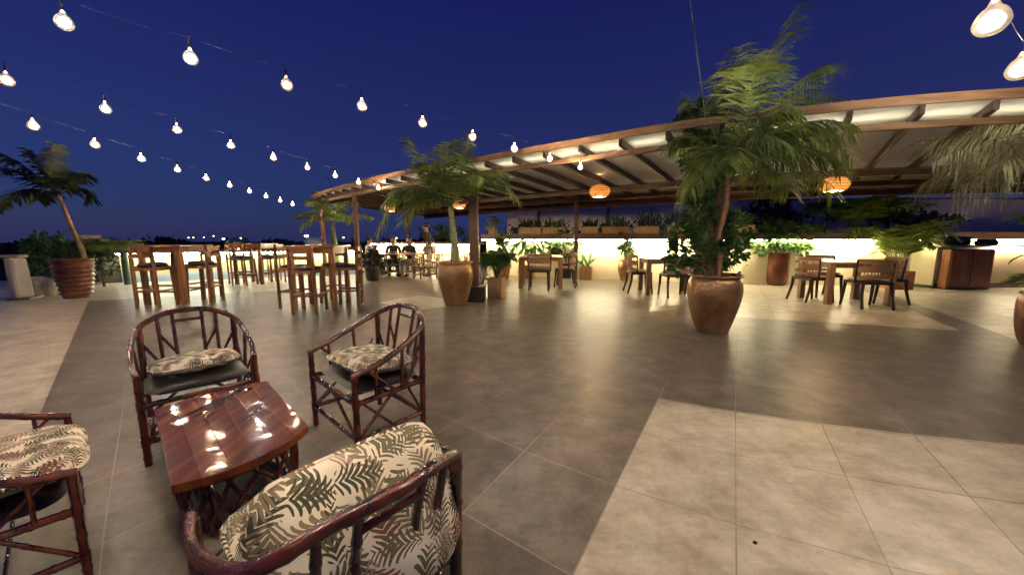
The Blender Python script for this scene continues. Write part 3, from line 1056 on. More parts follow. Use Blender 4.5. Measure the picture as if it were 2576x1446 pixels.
# ------------------------------------------------------------------ bar tables and stools
def bar_table(label, loc, rz):
    t = thing('bar_table', label, 'bar table', loc, rz, 'high wooden bar tables')
    MB().box((0, 0, 1.085), (.80, .80, .035)).build('tabletop', M['barwood'], t, bevel=.006)
    ap = MB()
    for k in range(4):
        a = k * PI / 2
        ap.box((.33 * math.cos(a), .33 * math.sin(a), 1.015), (.025, .58, .10), a)
    ap.build('apron', M['barwood'], t)
    for a in (-1, 1):
        for b_ in (-1, 1):
            MB().box((a * .33, b_ * .33, .534), (.075, .075, 1.066)).build('leg', M['barwood'], t, bevel=.005)
    return t


def bar_stool(label, loc, rz):
    t = thing('bar_stool', label, 'bar stool', loc, rz, 'high wooden stools round the bar tables')
    for sx_ in (-1, 1):
        MB().bar((sx_ * .185, -.20, 0), (sx_ * .175, -.21, 1.09), .042, .042).build('leg', M['barwood'], t, bevel=.004)
        MB().bar((sx_ * .185, .19, 0), (sx_ * .17, .16, .70), .042, .042).build('leg', M['barwood'], t, bevel=.004)
    fr = MB()
    fr.box((0, .165, .685), (.33, .03, .05)); fr.box((0, -.205, .685), (.33, .03, .05))
    for sx_ in (-1, 1):
        fr.box((sx_ * .172, -.02, .685), (.03, .34, .05))
    fr.build('seat_frame', M['barwood'], t)
    fo = MB()
    fo.box((0, .18, .24), (.34, .025, .035)); fo.box((0, -.20, .30), (.34, .025, .035))
    for sx_ in (-1, 1):
        fo.box((sx_ * .18, -.005, .30), (.025, .36, .035))
    fo.build('footrest', M['barwood'], t)
    MB().lathe([(.001, 0), (.17, 0), (.205, .012), (.21, .03), (.195, .048), (.12, .058), (.001, .06)], 28, (0, -.01, .71)).build('seat', M['seatpad'], t, smooth=True)
    MB().box((0, -.21, 1.035), (.335, .022, .075)).build('back_slat', M['barwood'], t, bevel=.004)
    MB().box((0, -.208, .91), (.335, .022, .06)).build('back_slat', M['barwood'], t, bevel=.004)
    return t


st0 = None
tb0 = None
sets = [(at(810, 772), .10, 'right-hand nearest', [(-PI / 2, 'left'), (PI, 'front'), (PI / 2, 'right'), (0, 'rear')]),
        (at(452, 760), .06, 'leftmost', None), (at(646, 712), .05, 'farthest', None)]
names = ['the nearest bar table', 'the leftmost bar table', 'the farthest bar table by the mural']
tlab = ['nearest high wooden bar table, right of the other two', 'high wooden bar table on the left, above the facing armchair', 'farthest high wooden bar table close to the painted wall']
slab = [('front of', PI, 0, -.50), ('left of', PI / 2, -.44, .0), ('right of', -PI / 2, .44, .02), ('behind', 0, .03, .52)]
for si, (c, rz0, _, __) in enumerate(sets):
    c = Vector((c.x, c.y, 0)) + Vector((0, .05, 0))
    if tb0 is None: tb = tb0 = bar_table(tlab[si], c, rz0)
    else: tb = copy_tree(tb0, c, rz0, tlab[si])
    for (wrd, ang, dx, dy) in slab:
        rr_ = rz0 + R.uniform(-.10, .10)
        off = Matrix.Rotation(rz0, 3, 'Z') @ Vector((dx, dy, 0))
        # stool's local +y faces the table
        face = math.atan2(-off.y, -off.x) - PI / 2 + R.uniform(-.08, .08)
        lb = f'wooden stool with dark round seat in {wrd} {names[si]}' if wrd == 'front of' else f'wooden stool {wrd} {names[si]}'
        if st0 is None: st0 = bar_stool(lb, c + off, face)
        else: copy_tree(st0, c + off, face, lb)


# ------------------------------------------------------------------ dining sets
def dining_table(label, loc, rz, wx=1.0, wy=.85):
    t = thing('dining_table', label, 'table', loc, rz, 'square wooden dining tables')
    MB().box((0, 0, .775), (wx, wy, .03)).build('tabletop', M['toplit'], t, bevel=.004)
    ap = MB()
    for sy in (-1, 1): ap.box((0, sy * (wy / 2 - .04), .72), (wx - .18, .022, .075))
    for sx_ in (-1, 1): ap.box((sx_ * (wx / 2 - .04), 0, .72), (.022, wy - .18, .075))
    ap.build('apron', M['tablewood'], t)
    for a in (-1, 1):
        for b_ in (-1, 1):
            MB().box((a * (wx / 2 - .048), b_ * (wy / 2 - .048), .38), (.095, .095, .76)).build('leg', M['tablewood'], t, bevel=.004)
    return t


def dining_chair(label, loc, rz):
    t = thing('dining_chair', label, 'chair', loc, rz, 'wicker-backed dining chairs')
    t.scale = (1.1, 1.05, 1.06)
    # front +y
    for sx_ in (-1, 1):
        P = catmull([(sx_ * .20, .19, .42), (sx_ * .205, .20, .25), (sx_ * .215, .23, 0)], 5)
        MB().tube(P, [.027 - .008 * i / (len(P) - 1) for i in range(len(P))], 8).build('leg', M['darkwood'], t, smooth=True)
        P = catmull([(sx_ * .19, -.20, .42), (sx_ * .20, -.215, .25), (sx_ * .21, -.28, 0)], 5)
        MB().tube(P, [.028 - .008 * i / (len(P) - 1) for i in range(len(P))], 8).build('leg', M['darkwood'], t, smooth=True)
    MB().box((0, 0, .425), (.44, .44, .05)).build('seat_frame', M['darkwood'], t, bevel=.012)
    cushion_mesh(.44, .42, .045, 6, 14).build('seat_pad', M['cream'], t, smooth=True, loc=(0, .01, .47))
    # curved wicker back with a pierced row
    bk = MB()
    K = 14

    def bp(i, z, o=0):
        a = -1 + 2 * i / K
        return Vector((a * (.245 + .02 * (z - .45)), -.225 - .06 * (z - .45) + .13 * a * a - o, z))
    rows = [(.50, .545), (.60, .70), (.755, .80)]
    for z0, z1 in rows:
        vs, fs = [], []
        for i in range(K + 1):
            for z, o in ((z0, 0), (z1, 0), (z1, .02), (z0, .02)):
                vs.append(bp(i, z, o))
        for i in range(K):
            for q in range(4):
                fs.append((i * 4 + q, i * 4 + (q + 1) % 4, (i + 1) * 4 + (q + 1) % 4, (i + 1) * 4 + q))
        fs += [(3, 2, 1, 0), tuple(K * 4 + q for q in range(4))]
        bk.add(vs, fs)
    for i in range(K + 1):
        bk.tube([bp(i, .54, .01), bp(i, .605, .01)], .008, 5)
        if i % 2 == 0: bk.tube([bp(i, .695, .01), bp(i, .76, .01)], .009, 5)
    bk.build('backrest', M['wicker'], t, smooth=True)
    MB().tube([bp(i, .805, .01) for i in range(K + 1)], .016, 8).build('crest_rail', M['tablewood'], t, smooth=True)
    for i in (0, K):
        MB().tube([bp(i, .42, .01), bp(i, .80, .01)], .016, 8).build('back_post', M['darkwood'], t, smooth=True)
    return t


def place_set(cx, cy, rz, lab, wx, wy, chairs, protos):
    c = at(cx, cy)
    if protos[0] is None: protos[0] = dining_table(lab, c, rz, wx, wy)
    else: copy_tree(protos[0], c, rz, lab)
    for dx, dy, tw, l_ in chairs:
        off = Matrix.Rotation(rz, 3, 'Z') @ Vector((dx, dy, 0))
        face = math.atan2(-off.y, -off.x) - PI / 2 + tw
        if protos[1] is None: protos[1] = dining_chair(l_, c + off, face)
        else: copy_tree(protos[1], c + off, face, l_)


pr = [None, None]
place_set(2116, 758, -.16, 'square dining table at the right, between the wall and the cabinet', 1.08, .9,
          [(-.56, -.02, .15, 'wicker-backed chair left of the right-hand dining table'), (-.02, -.60, .0, 'wicker-backed chair turned away from us at the right-hand dining table'),
           (.68, .0, -.15, 'wicker-backed chair right of the right-hand dining table'), (.05, .68, .1, 'wicker-backed chair behind the right-hand dining table')], pr)
place_set(1360, 721, -.10, 'square dining table right of the small palm in its wooden box', .95, .9,
          [(-.02, -.42, .0, 'wicker-backed chair in front of the left dining table'), (.62, .05, -.25, 'wicker-backed chair right of the left dining table')], pr)
place_set(1676, 737, -.15, 'square dining table half hidden by the largest pot', .95, .9,
          [(.03, -.45, .05, 'wicker-backed chair in front of the middle dining table, left of the largest pot'), (-.60, .05, .15, 'wicker-backed chair left of the middle dining table'),
           (.62, .05, -.2, 'wicker-backed chair behind the largest pot')], pr)

# ------------------------------------------------------------------ far rattan dining group
ft = thing('dining_table', 'long brown table where the people sit', 'table', (-3.75, 11.6, 0), -.25)
MB().box((0, 0, .74), (1.9, .85, .04)).build('tabletop', M['rattan2'], ft, bevel=.01)
for a in (-1, 1):
    for b_ in (-1, 1):
        MB().cane((a * .8, b_ * .33, 0), (a * .8, b_ * .33, .72), .03).build('leg', M['rattan2'], ft, smooth=True)
    MB().cane((a * .8, -.33, .25), (a * .8, .33, .25), .018).build('stretcher', M['rattan2'], ft, smooth=True)
gr_ = 'light rattan armchairs at the far table'
far0 = armchair('light rattan armchair with pale seat, left of the middle copper pot', at(1068, 700), -.9, True, gr_)
for (px, py, rz, lb) in ((992, 692, -.2, 'light rattan armchair with pale seat in front of the seated women'), (1022, 684, .5, 'light rattan armchair with pale seat between the far table and the standing person'),
                         (1160, 688, 1.3, 'light rattan armchair just behind the middle copper pot'), (1095, 680, 2.6, 'light rattan armchair beside the standing person')):
    copy_tree(far0, at(px, py), rz, lb)
ft2 = thing('dining_table', 'small rattan table behind the middle copper pot', 'table', at(1128, 692), .1)
MB().box((0, 0, .72), (.8, .8, .035)).build('tabletop', M['rattan2'], ft2, bevel=.01)
for a in (-1, 1):
    for b_ in (-1, 1):
        MB().cane((a * .33, b_ * .33, 0), (a * .33, b_ * .33, .70), .025).build('leg', M['rattan2'], ft2, smooth=True)


# ------------------------------------------------------------------ people
def skin_mesh(name, V, E, rad, mt, parent, sub=1):
    me = bpy.data.meshes.new(name)
    me.from_pydata([Vector(v) for v in V], E, [])
    o = bpy.data.objects.new(name, me)
    C.objects.link(o)
    sk = o.modifiers.new('skin', 'SKIN')
    sk.use_smooth_shade = True
    for i, rr_ in enumerate(rad):
        rr_ = rr_ if isinstance(rr_, tuple) else (rr_, rr_)
        me.skin_vertices[0].data[i].radius = rr_
        me.skin_vertices[0].data[i].use_root = (i == 0)
    sb = o.modifiers.new('sub', 'SUBSURF'); sb.levels = sub; sb.render_levels = sub
    dg = bpy.context.evaluated_depsgraph_get()
    dg.update()
    nm = bpy.data.meshes.new_from_object(o.evaluated_get(dg))
    nm.name = name
    o.modifiers.clear()
    o.data = nm
    nm.materials.clear()
    nm.materials.append(mt)
    nm.shade_smooth()
    o.parent = parent
    return o


def person(label, loc, rz, seated, shirt, trous, hair_long, arms, lean=0.06, head_turn=0, sleeve=.5):
    t = thing('person', label, 'person', loc, rz)
    hip = .50 if seated else .93
    V, E, Rr = [], [], []

    def ad(p, r, par=None):
        V.append(tuple(p)); Rr.append(r)
        if par is not None: E.append((par, len(V) - 1))
        return len(V) - 1
    ly = lean
    pel = ad((0, 0, hip), (.14, .105))
    wa = ad((0, ly * .4, hip + .18), (.115, .085), pel)
    ch = ad((0, ly * .8, hip + .37), (.145, .10), wa)
    ub = ad((0, ly, hip + .48), (.10, .075), ch)
    nk = ad((0, ly + .01, hip + .56), .052, ub)
    h1 = ad((0, ly + .03, hip + .64), (.066, .075), nk)
    h2 = ad((0, ly + .025, hip + .72), (.072, .088), h1)
    h3 = ad((0, ly + .015, hip + .79), (.05, .06), h2)
    ad((0, ly + .125, hip + .675), .012, h1)          # nose
    for sx_ in (-1, 1): ad((sx_ * .083, ly + .015, hip + .68), .012, h1)   # ears
    tor = [pel, wa, ch, ub]
    legs, armv = [], []
    for sx_ in (-1, 1):
        hj = ad((sx_ * .09, .0, hip - .04), .088, pel)
        if seated:
            kn = ad((sx_ * .11, .44, hip + .0), .062, hj); an = ad((sx_ * .12, .42, .09), .040, kn); to = ad((sx_ * .13, .58, .04), .034, an)
        else:
            kn = ad((sx_ * .105, .03 + .03 * sx_, .50), .062, hj); an = ad((sx_ * .11, .0 + .04 * sx_, .09), .040, kn); to = ad((sx_ * .12, .15 + .04 * sx_, .04), .034, an)
        legs.append((hj, kn, an, to))
        sh = ad((sx_ * .175, ly, hip + .45), .056, ub)
        el, wr = arms[0 if sx_ < 0 else 1]
        e_ = ad((el[0], el[1], hip + el[2]), .040, sh)
        w_ = ad((wr[0], wr[1], hip + wr[2]), .027, e_)
        dv = (Vector(V[w_]) - Vector(V[e_])).normalized()
        pm = ad(Vector(V[w_]) + dv * .06, (.036, .020), w_)
        sidev = dv.cross(Vector((0, 0, 1)))
        if sidev.length < .1: sidev = Vector((1, 0, 0))
        sidev.normalize()
        for k in range(4):
            o_ = sidev * (-.03 + .02 * k)
            f1 = ad(Vector(V[pm]) + o_ + dv * .045, .009, pm)
            f2 = ad(Vector(V[f1]) + dv * (.03 + .006 * (k in (1, 2))) + Vector((0, 0, -.012)), .008, f1)
        ad(Vector(V[w_]) + dv * .05 + sidev * -.05, .010, w_)
        armv.append((sh, e_, w_))
    skin_mesh('body', V, E, Rr, M['skin'], t, 1)

    def sub(chain_edges, scale, nm, mt):
        idx = []
        for e in chain_edges:
            for i in e:
                if i not in idx: idx.append(i)
        vv = [V[i] for i in idx]
        rr2 = []
        for i in idx:
            q = Rr[i] if isinstance(Rr[i], tuple) else (Rr[i], Rr[i])
            rr2.append((q[0] * scale + .006, q[1] * scale + .006))
        skin_mesh(nm, vv, [(idx.index(a), idx.index(b_)) for a, b_ in chain_edges], rr2, mt, t, 1)
    ed = [(pel, wa), (wa, ch), (ch, ub)]
    for sh, e_, w_ in armv: ed += [(ub, sh), (sh, e_)]
    sub(ed, 1.12, 'shirt', shirt)
    ed = []
    for hj, kn, an, to in legs: ed += [(pel, hj), (hj, kn), (kn, an)]
    sub(ed, 1.14, 'trousers', trous)
    hr = MB()
    hr.ell((0, ly - .008, hip + .735), (.088, .105, .085), 14, 8)
    if hair_long:
        hr.ell((0, ly - .065, hip + .62), (.085, .05, .17), 12, 8)
    hr.build('hair', M['hair'], t, smooth=True)
    for nm in ('shoe', 'shoe'):
        pass
    for hj, kn, an, to in legs:
        q = Vector(V[to])
        MB().ell((q.x, q.y - .05, .045), (.047, .14, .045), 12, 8).build('shoe', M['shirtb'], t, smooth=True)
    return t


arm_table = (((-.24, .12, .22), (-.10, .36, .28)), ((.24, .12, .22), (.10, .36, .28)))
arm_face = (((-.24, .12, .22), (-.10, .34, .28)), ((.25, .16, .24), (.08, .26, .50)))
arm_down = (((-.25, -.02, .18), (-.22, .12, -.04)), ((.25, -.02, .18), (.20, .16, .06)))
person('person in a white shirt seated at the left end of the far table', (-4.95, 12.25, 0), -.9, True, M['shirtw'], M['pantsd'], False, arm_face, .08)
person('long-haired person in dark clothes seated at the far table', (-4.1, 12.45, 0), -2.9, True, M['shirtb'], M['pantsd'], True, arm_table, .08)
person('dark-haired person seated with back to the glowing wall, next to the standing person', (-3.45, 12.2, 0), 2.9, True, M['shirtb'], M['pantsw'], True, arm_table, .08)
person('person standing in black shirt and pale trousers by the far table', (-2.72, 11.9, 0), 1.4, False, M['shirtb'], M['pantsw'], False, arm_down, .10)
for (x, y, rz, lb) in ((-4.97, 12.27, -.9, 'light rattan armchair under the person in the white shirt'), (-4.1, 12.47, -2.9, 'light rattan armchair under the long-haired person'),
                       (-3.45, 12.22, 2.9, 'light rattan armchair under the person nearest the standing one')):
    copy_tree(far0, (x, y, 0), rz, lb)


# ------------------------------------------------------------------ pots
def pot(label, loc, prof, mt, soil_z, soil_r, name='plant_pot', ribs=0, group=None):
    t = thing(name, label, 'pot', loc, 0, group)
    P = catmull([(a, 0, z) for a, z in prof], 24 if ribs else 5)
    pr_ = [(max(q.x, .001), q.z) for q in P]
    if ribs:
        pr_ = [(a + .014 * math.cos(z * ribs) if 0.03 < z < prof[-1][1] - .02 else a, z) for a, z in pr_]
    inner = [(pr_[-1][0] - .035, pr_[-1][1]), (pr_[-1][0] - .045, soil_z - .02)]
    MB().lathe(pr_ + inner, 40, cap0=True).build('pot_body', mt, t, smooth=True)
    MB().lathe([(.001, .012), (soil_r * .6, .008), (soil_r, 0)], 24, (0, 0, soil_z)).build('soil', M['soil'], t, smooth=True)
    rim = pr_[-1]
    MB().tube([(rim[0] * 1.0 * math.cos(k * PI / 20) - .0, rim[0] * math.sin(k * PI / 20), rim[1] - .006) for k in range(41)], .018, 8, False).build('rim', mt, t, smooth=True)
    return t


def sq_pot(label, loc, wd, h, mt, rz=0, taper=.0, group=None):
    t = thing('planter_box', label, 'planter', loc, rz, group)
    a, b_ = wd / 2 - taper, wd / 2
    i_ = b_ - .025
    vs = []
    for q, z in ((a, 0), (b_, h), (i_, h), (i_, h - .05)):
        vs += [(-q, -q, z), (q, -q, z), (q, q, z), (-q, q, z)]
    fs = [(3, 2, 1, 0)]
    for k in range(3):
        for j in range(4):
            fs.append((k * 4 + j, k * 4 + (j + 1) % 4, (k + 1) * 4 + (j + 1) % 4, (k + 1) * 4 + j))
    MB().add(vs, fs).build('box', mt, t)
    MB().add([(-i_, -i_, h - .04), (i_, -i_, h - .04), (i_, i_, h - .04), (-i_, i_, h - .04)], [(0, 1, 2, 3)]).build('soil', M['soil'], t)
    return t


BELLY = [(.17, 0), (.185, .02), (.235, .20), (.285, .42), (.30, .56), (.288, .66), (.262, .715), (.262, .735), (.285, .75)]
BELLY = [(a, z) for a, z in BELLY]
P1 = at(1147, 766)
P2 = at(1789, 832)
P1s, P2s = 1.13, 1.0
pot('middle copper pot holding a palm, beside the thick post', P1, [(a * 1.10, z * 1.06) for a, z in BELLY], M['copper'], .70, .27, group='big round copper pots')
pot('largest copper pot in front of the middle dining table', P2, [(a * 1.08, z * 1.0) for a, z in BELLY], M['copper'], .68, .27, group='big round copper pots')
PL = at(196, 748)
pot('ribbed reddish pot leaning with dark shrub behind it', PL, [(.20, 0), (.235, .15), (.27, .4), (.295, .65), (.30, .80)], M['copperdk'], .74, .26, ribs=68)
PR = at(2640, 872)
pot('tall dark copper pot cut off by the right edge', PR, [(.20, 0), (.24, .1), (.27, .3), (.275, .5), (.25, .60)], M['copperdk'], .56, .22)


# ------------------------------------------------------------------ foliage
def leaflet(mb, base, d, L, wd, droop, nrm, seg=3):
    """narrow folding leaf strip"""
    d = d.normalized()
    side = d.cross(nrm)
    if side.length < 1e-3: side = d.cross(Vector((.3, .5, .8)))
    side.normalize()
    p_ = Vector(base)
    vs, fs = [], []
    prof = [.55, 1.0, .8, .12] if seg == 3 else [.6, 1.0, .12]
    dd_ = d.copy()
    for i in range(seg + 1):
        ww = wd * prof[i] / 2
        vs += [p_ - side * ww, p_ + side * ww]
        dd_ = (dd_ + Vector((0, 0, -droop / seg))).normalized()
        p_ = p_ + dd_ * (L / seg)
    for i in range(seg):
        fs.append((2 * i, 2 * i + 1, 2 * i + 3, 2 * i + 2))
    mb.add(vs, fs)


def frond_mesh(base, ctrl, tip, L=.42, n=34, wd=.030, rad=.012, hang=.5, rng=R, wind=Vector((0, 0, 0)), start=.14):
    a, b_, c_ = Vector(base), Vector(ctrl), Vector(tip)
    pts = [a * (1 - t) ** 2 + b_ * 2 * t * (1 - t) + c_ * t * t for t in [i / 20 for i in range(21)]]
    mb = MB()
    mb.tube(pts, [rad * (1 - .8 * i / 20) for i in range(21)], 5)
    for i in range(n):
        t = start + (1 - start) * (i + rng.uniform(-.3, .3)) / n
        t = min(max(t, 0), .995)
        q = a * (1 - t) ** 2 + b_ * 2 * t * (1 - t) + c_ * t * t
        tg = ((b_ - a) * (1 - t) + (c_ - b_) * t).normalized()
        sd = tg.cross(Vector((0, 0, 1)))
        if sd.length < .15: sd = tg.cross(Vector((1, 0, .2)))
        sd.normalize()
        up = sd.cross(tg)
        lt = L * (.45 + .9 * math.sin(PI * min(1, .12 + t * .83)) ** .8) * rng.uniform(.8, 1.1)
        for s_ in (-1, 1):
            d = tg * rng.uniform(.45, .75) + sd * s_ * rng.uniform(.75, 1.0) + up * rng.uniform(-.05, .35) + wind
            leaflet(mb, q, d, lt, wd * rng.uniform(.8, 1.15), hang * rng.uniform(.6, 1.5), up + sd * s_ * .35)
    return mb


def palm(label, loc, trunk, fronds, mt, tmt, L=.42, n=34, wd=.03, hang=.5, wind=(0, 0, 0), tr=(.05, .035), cat='palm', name='palm', group=None, rad=.012):
    t = thing(name, label, cat, loc, 0, group)
    TP = catmull(trunk, 6)
    mb = MB()
    nn = len(TP)
    mb.tube(TP, [(tr[0] + (tr[1] - tr[0]) * i / (nn - 1)) * (1.08 if i % 3 == 0 else 1) for i in range(nn)], 12)
    mb.build('trunk', tmt, t, smooth=True)
    top = Vector(trunk[-1])
    for (cx, cy, cz, tx, ty, tz) in fronds:
        frond_mesh(top, top + Vector((cx, cy, cz)), top + Vector((tx, ty, tz)), L, n, wd, rad, hang, R, Vector(wind)).build('frond', mt, t)
    return t


# big palm in the largest pot: offsets are metres around the crown base
S2 = 4.55 / 900
def F2(cx, cy, tx, ty, dep, S, ox, oy):
    return ((cx - ox) * S, dep * .6, (oy - cy) * S, (tx - ox) * S, dep, (oy - ty) * S)


fr2 = [F2(1845, 230, 1925, 70, -.1, S2, 1808, 455), F2(1800, 260, 1850, 120, .3, S2, 1808, 455),
       F2(1930, 190, 2095, 275, .1, S2, 1808, 455), F2(1930, 250, 2050, 430, -.35, S2, 1808, 455),
       F2(1915, 310, 2060, 500, -.1, S2, 1808, 455), F2(1890, 340, 1990, 450, -.6, S2, 1808, 455),
       F2(1760, 260, 1715, 250, .3, S2, 1808, 455), F2(1750, 330, 1690, 490, -.25, S2, 1808, 455),
       F2(1740, 300, 1690, 360, .35, S2, 1808, 455), F2(1800, 330, 1850, 420, -.75, S2, 1808, 455),
       F2(1780, 340, 1745, 440, -.5, S2, 1808, 455), F2(1870, 280, 1990, 300, .5, S2, 1808, 455),
       F2(1830, 200, 1880, 150, .25, S2, 1808, 455), F2(1900, 230, 2000, 210, -.2, S2, 1808, 455), F2(1940, 250, 2040, 350, .3, S2, 1808, 455),
       F2(1720, 380, 1700, 500, .1, S2, 1808, 455), F2(1930, 380, 2010, 480, .3, S2, 1808, 455), F2(1830, 250, 1800, 230, -.4, S2, 1808, 455), F2(1850, 320, 1950, 380, -.85, S2, 1808, 455),
       F2(1850, 320, 1920, 400, .8, S2, 1808, 455), F2(1770, 300, 1760, 330, .8, S2, 1808, 455), F2(1830, 300, 1880, 330, -.5, S2, 1808, 455)]
tr_top = Vector(((1808 - 1795) * S2, 0, 1.98))
palm('large windswept palm with reddish stem in the largest copper pot', P2, [(0, 0, .62), (.03, 0, .95), (.0, 0, 1.25), (.055, 0, 1.6), (.07, 0, 1.97)],
     fr2, M['palm'], M['barkred'], L=.40, n=46, wd=.024, hang=1.0, wind=(.16, 0, -.05), tr=(.05, .032))
S1 = 6.35 / 900
O1 = (1143, 520)
fr1 = [F2(1010, 420, 955, 600, -.1, S1, *O1), F2(1030, 440, 985, 470, .5, S1, *O1), F2(1075, 400, 1040, 350, .1, S1, *O1), F2(1120, 400, 1140, 350, .3, S1, *O1),
       F2(1170, 400, 1205, 340, -.1, S1, *O1), F2(1230, 370, 1315, 510, -.3, S1, *O1), F2(1220, 400, 1290, 430, .4, S1, *O1), F2(1070, 430, 1000, 520, -.6, S1, *O1),
       F2(1200, 420, 1240, 470, -.7, S1, *O1), F2(1130, 400, 1110, 440, -.8, S1, *O1), F2(1100, 400, 1060, 430, .8, S1, *O1), F2(1190, 400, 1200, 420, .8, S1, *O1),
       F2(1060, 450, 1010, 560, .2, S1, *O1)]
palm('palm with pale green stem in the middle copper pot', P1, [(0, 0, .66), (.0, 0, 1.0), (-.02, 0, 1.3), (-.06, 0, 1.78)],
     fr1, M['palm'], M['palmbark'], L=.40, n=40, wd=.032, hang=.9, tr=(.085, .045))
# small palm at the far end of the pergola
P3 = at(848, 692)
S3 = 11.8 / 900
O3 = (840, 568)
fr3 = [F2(800, 520, 745, 545, 0, S3, *O3), F2(810, 500, 770, 500, .3, S3, *O3), F2(830, 490, 815, 482, -.2, S3, *O3), F2(870, 490, 905, 510, 0, S3, *O3),
       F2(865, 510, 900, 560, -.3, S3, *O3), F2(815, 520, 775, 575, -.4, S3, *O3), F2(850, 500, 860, 500, .6, S3, *O3), F2(840, 500, 830, 520, -.8, S3, *O3), F2(880, 520, 930, 545, .3, S3, *O3)]
palm('small far palm at the far end of the pergola', P3, [(0, 0, .0), (.03, 0, .6), (-.05, 0, 1.66)], fr3, M['palm'], M['palmbark'], L=.38, n=26, wd=.06, hang=.8, tr=(.10, .06))
# dark palm at the far left
S0_ = 7.3 / 900
O0_ = (150, 492)
fr0 = [F2(125, 430, 160, 365, .05, S0_, *O0_), F2(150, 440, 120, 385, -.2, S0_, *O0_), F2(80, 420, 5, 425, 0, S0_, *O0_), F2(70, 450, 15, 530, -.2, S0_, *O0_), F2(190, 420, 215, 440, .1, S0_, *O0_),
       F2(200, 450, 190, 500, .3, S0_, *O0_), F2(100, 430, 50, 440, .6, S0_, *O0_), F2(120, 420, 90, 400, -.4, S0_, *O0_), F2(180, 430, 210, 475, -.3, S0_, *O0_), F2(60, 460, 30, 500, .4, S0_, *O0_)]
palm('dark palm with curved stem against the dusk sky at the far left', Vector((PL.x, PL.y + .25, 0)), [(0, 0, .55), (-.06, 0, 1.0), (-.22, 0, 1.55), (-.36, 0, 2.12)], fr0, M['palmdk'],
     M['bark'], L=.30, n=34, wd=.05, hang=1.0, tr=(.05, .03))
# palm at the right edge
PRc = at(2640, 872)
O4 = (2650, 330)
S4 = 3.95 / 900
fr4 = [F2(2480, 300, 2290, 400, .1, S4, *O4), F2(2500, 330, 2340, 420, -.3, S4, *O4), F2(2520, 350, 2380, 470, .2, S4, *O4), F2(2600, 250, 2500, 262, .5, S4, *O4),
       F2(2540, 300, 2420, 300, .7, S4, *O4), F2(2700, 250, 2800, 350, 0, S4, *O4), F2(2620, 300, 2560, 380, -.6, S4, *O4), F2(2560, 300, 2480, 420, .9, S4, *O4), F2(2640, 200, 2600, 160, .3, S4, *O4)]
fr4 = fr4[:8]
palm('pale palm reaching in over the counter from the right edge', PR, [(0, 0, .52), (.03, 0, 1.2), (.04, 0, 2.32)], fr4, M['palmdry'], M['bark'], L=.50, n=54, wd=.012, hang=1.5, wind=(-.30, 0, -.15), tr=(.05, .03))


def leafshape(mb, base, d, L, wd, nrm, fold=.18, droop=.3):
    d = d.normalized()
    side = d.cross(nrm)
    if side.length < 1e-3: side = Vector((1, 0, 0))
    side.normalize()
    up = side.cross(d)
    vs, fs = [], []
    for i, (t, ww) in enumerate(((0, .12), (.28, .85), (.58, 1.0), (.84, .6), (1, .03))):
        c_ = base + d * (L * t) + up * (-droop * L * t * t)
        e = side * (wd * ww / 2)
        vs += [c_ - e + up * (fold * wd * ww), c_, c_ + e + up * (fold * wd * ww)]
    for i in range(4):
        a = i * 3
        fs += [(a, a + 1, a + 4, a + 3), (a + 1, a + 2, a + 5, a + 4)]
    mb.add(vs, fs)


def rdir(rng, zmin=-.3):
    while True:
        q = Vector((rng.uniform(-1, 1), rng.uniform(-1, 1), rng.uniform(zmin, 1)))
        if .1 < q.length < 1: return q.normalized()


def bush(label, loc, h0, blobs, nleaf, L, wd, mt, stems=7, cat='shrub', name='shrub', group=None, seed=1):
    """blobs: (dx, dy, z, rx, ry, rz) ellipsoids of leaf mass, around loc"""
    rng = random.Random(seed)
    t = thing(name, label, cat, loc, 0, group)
    st = MB(); lf = MB()
    tot = sum(b_[3] * b_[4] * b_[5] for b_ in blobs)
    for b_ in blobs:
        k = max(8, int(nleaf * b_[3] * b_[4] * b_[5] / tot))
        c_ = Vector(b_[:3])
        twigs = []
        for _ in range(max(5, k // 22)):
            q = rdir(rng, -.6) * rng.uniform(.55, 1.05)
            q = Vector((q.x * b_[3], q.y * b_[4], q.z * b_[5])) + c_
            twigs.append(q)
        for i in range(k):
            if rng.random() < .8:
                tw = rng.choice(twigs)
                q = tw + Vector((rng.gauss(0, 1) * b_[3], rng.gauss(0, 1) * b_[4], rng.gauss(0, 1) * b_[5])) * .13
            else:
                q = rdir(rng, -1) * rng.random() ** .4
                q = Vector((q.x * b_[3], q.y * b_[4], q.z * b_[5])) + c_
            od = (q - c_).normalized() * .8 + rdir(rng, -.5)
            leafshape(lf, q, od, L * rng.uniform(.6, 1.15), wd * rng.uniform(.7, 1.1), rdir(rng, .1), .15, rng.uniform(.1, .6))
        for tw in twigs[:stems]:
            m_ = Vector((tw.x * .3, tw.y * .3, h0 + (tw.z - h0) * .55))
            st.tube(catmull([(rng.uniform(-.03, .03), rng.uniform(-.03, .03), h0), m_, tw], 4), [.010 - .0007 * i for i in range(9)], 5)
    st.build('stems', M['bark'], t, smooth=True)
    lf.build('foliage', mt, t)
    return t


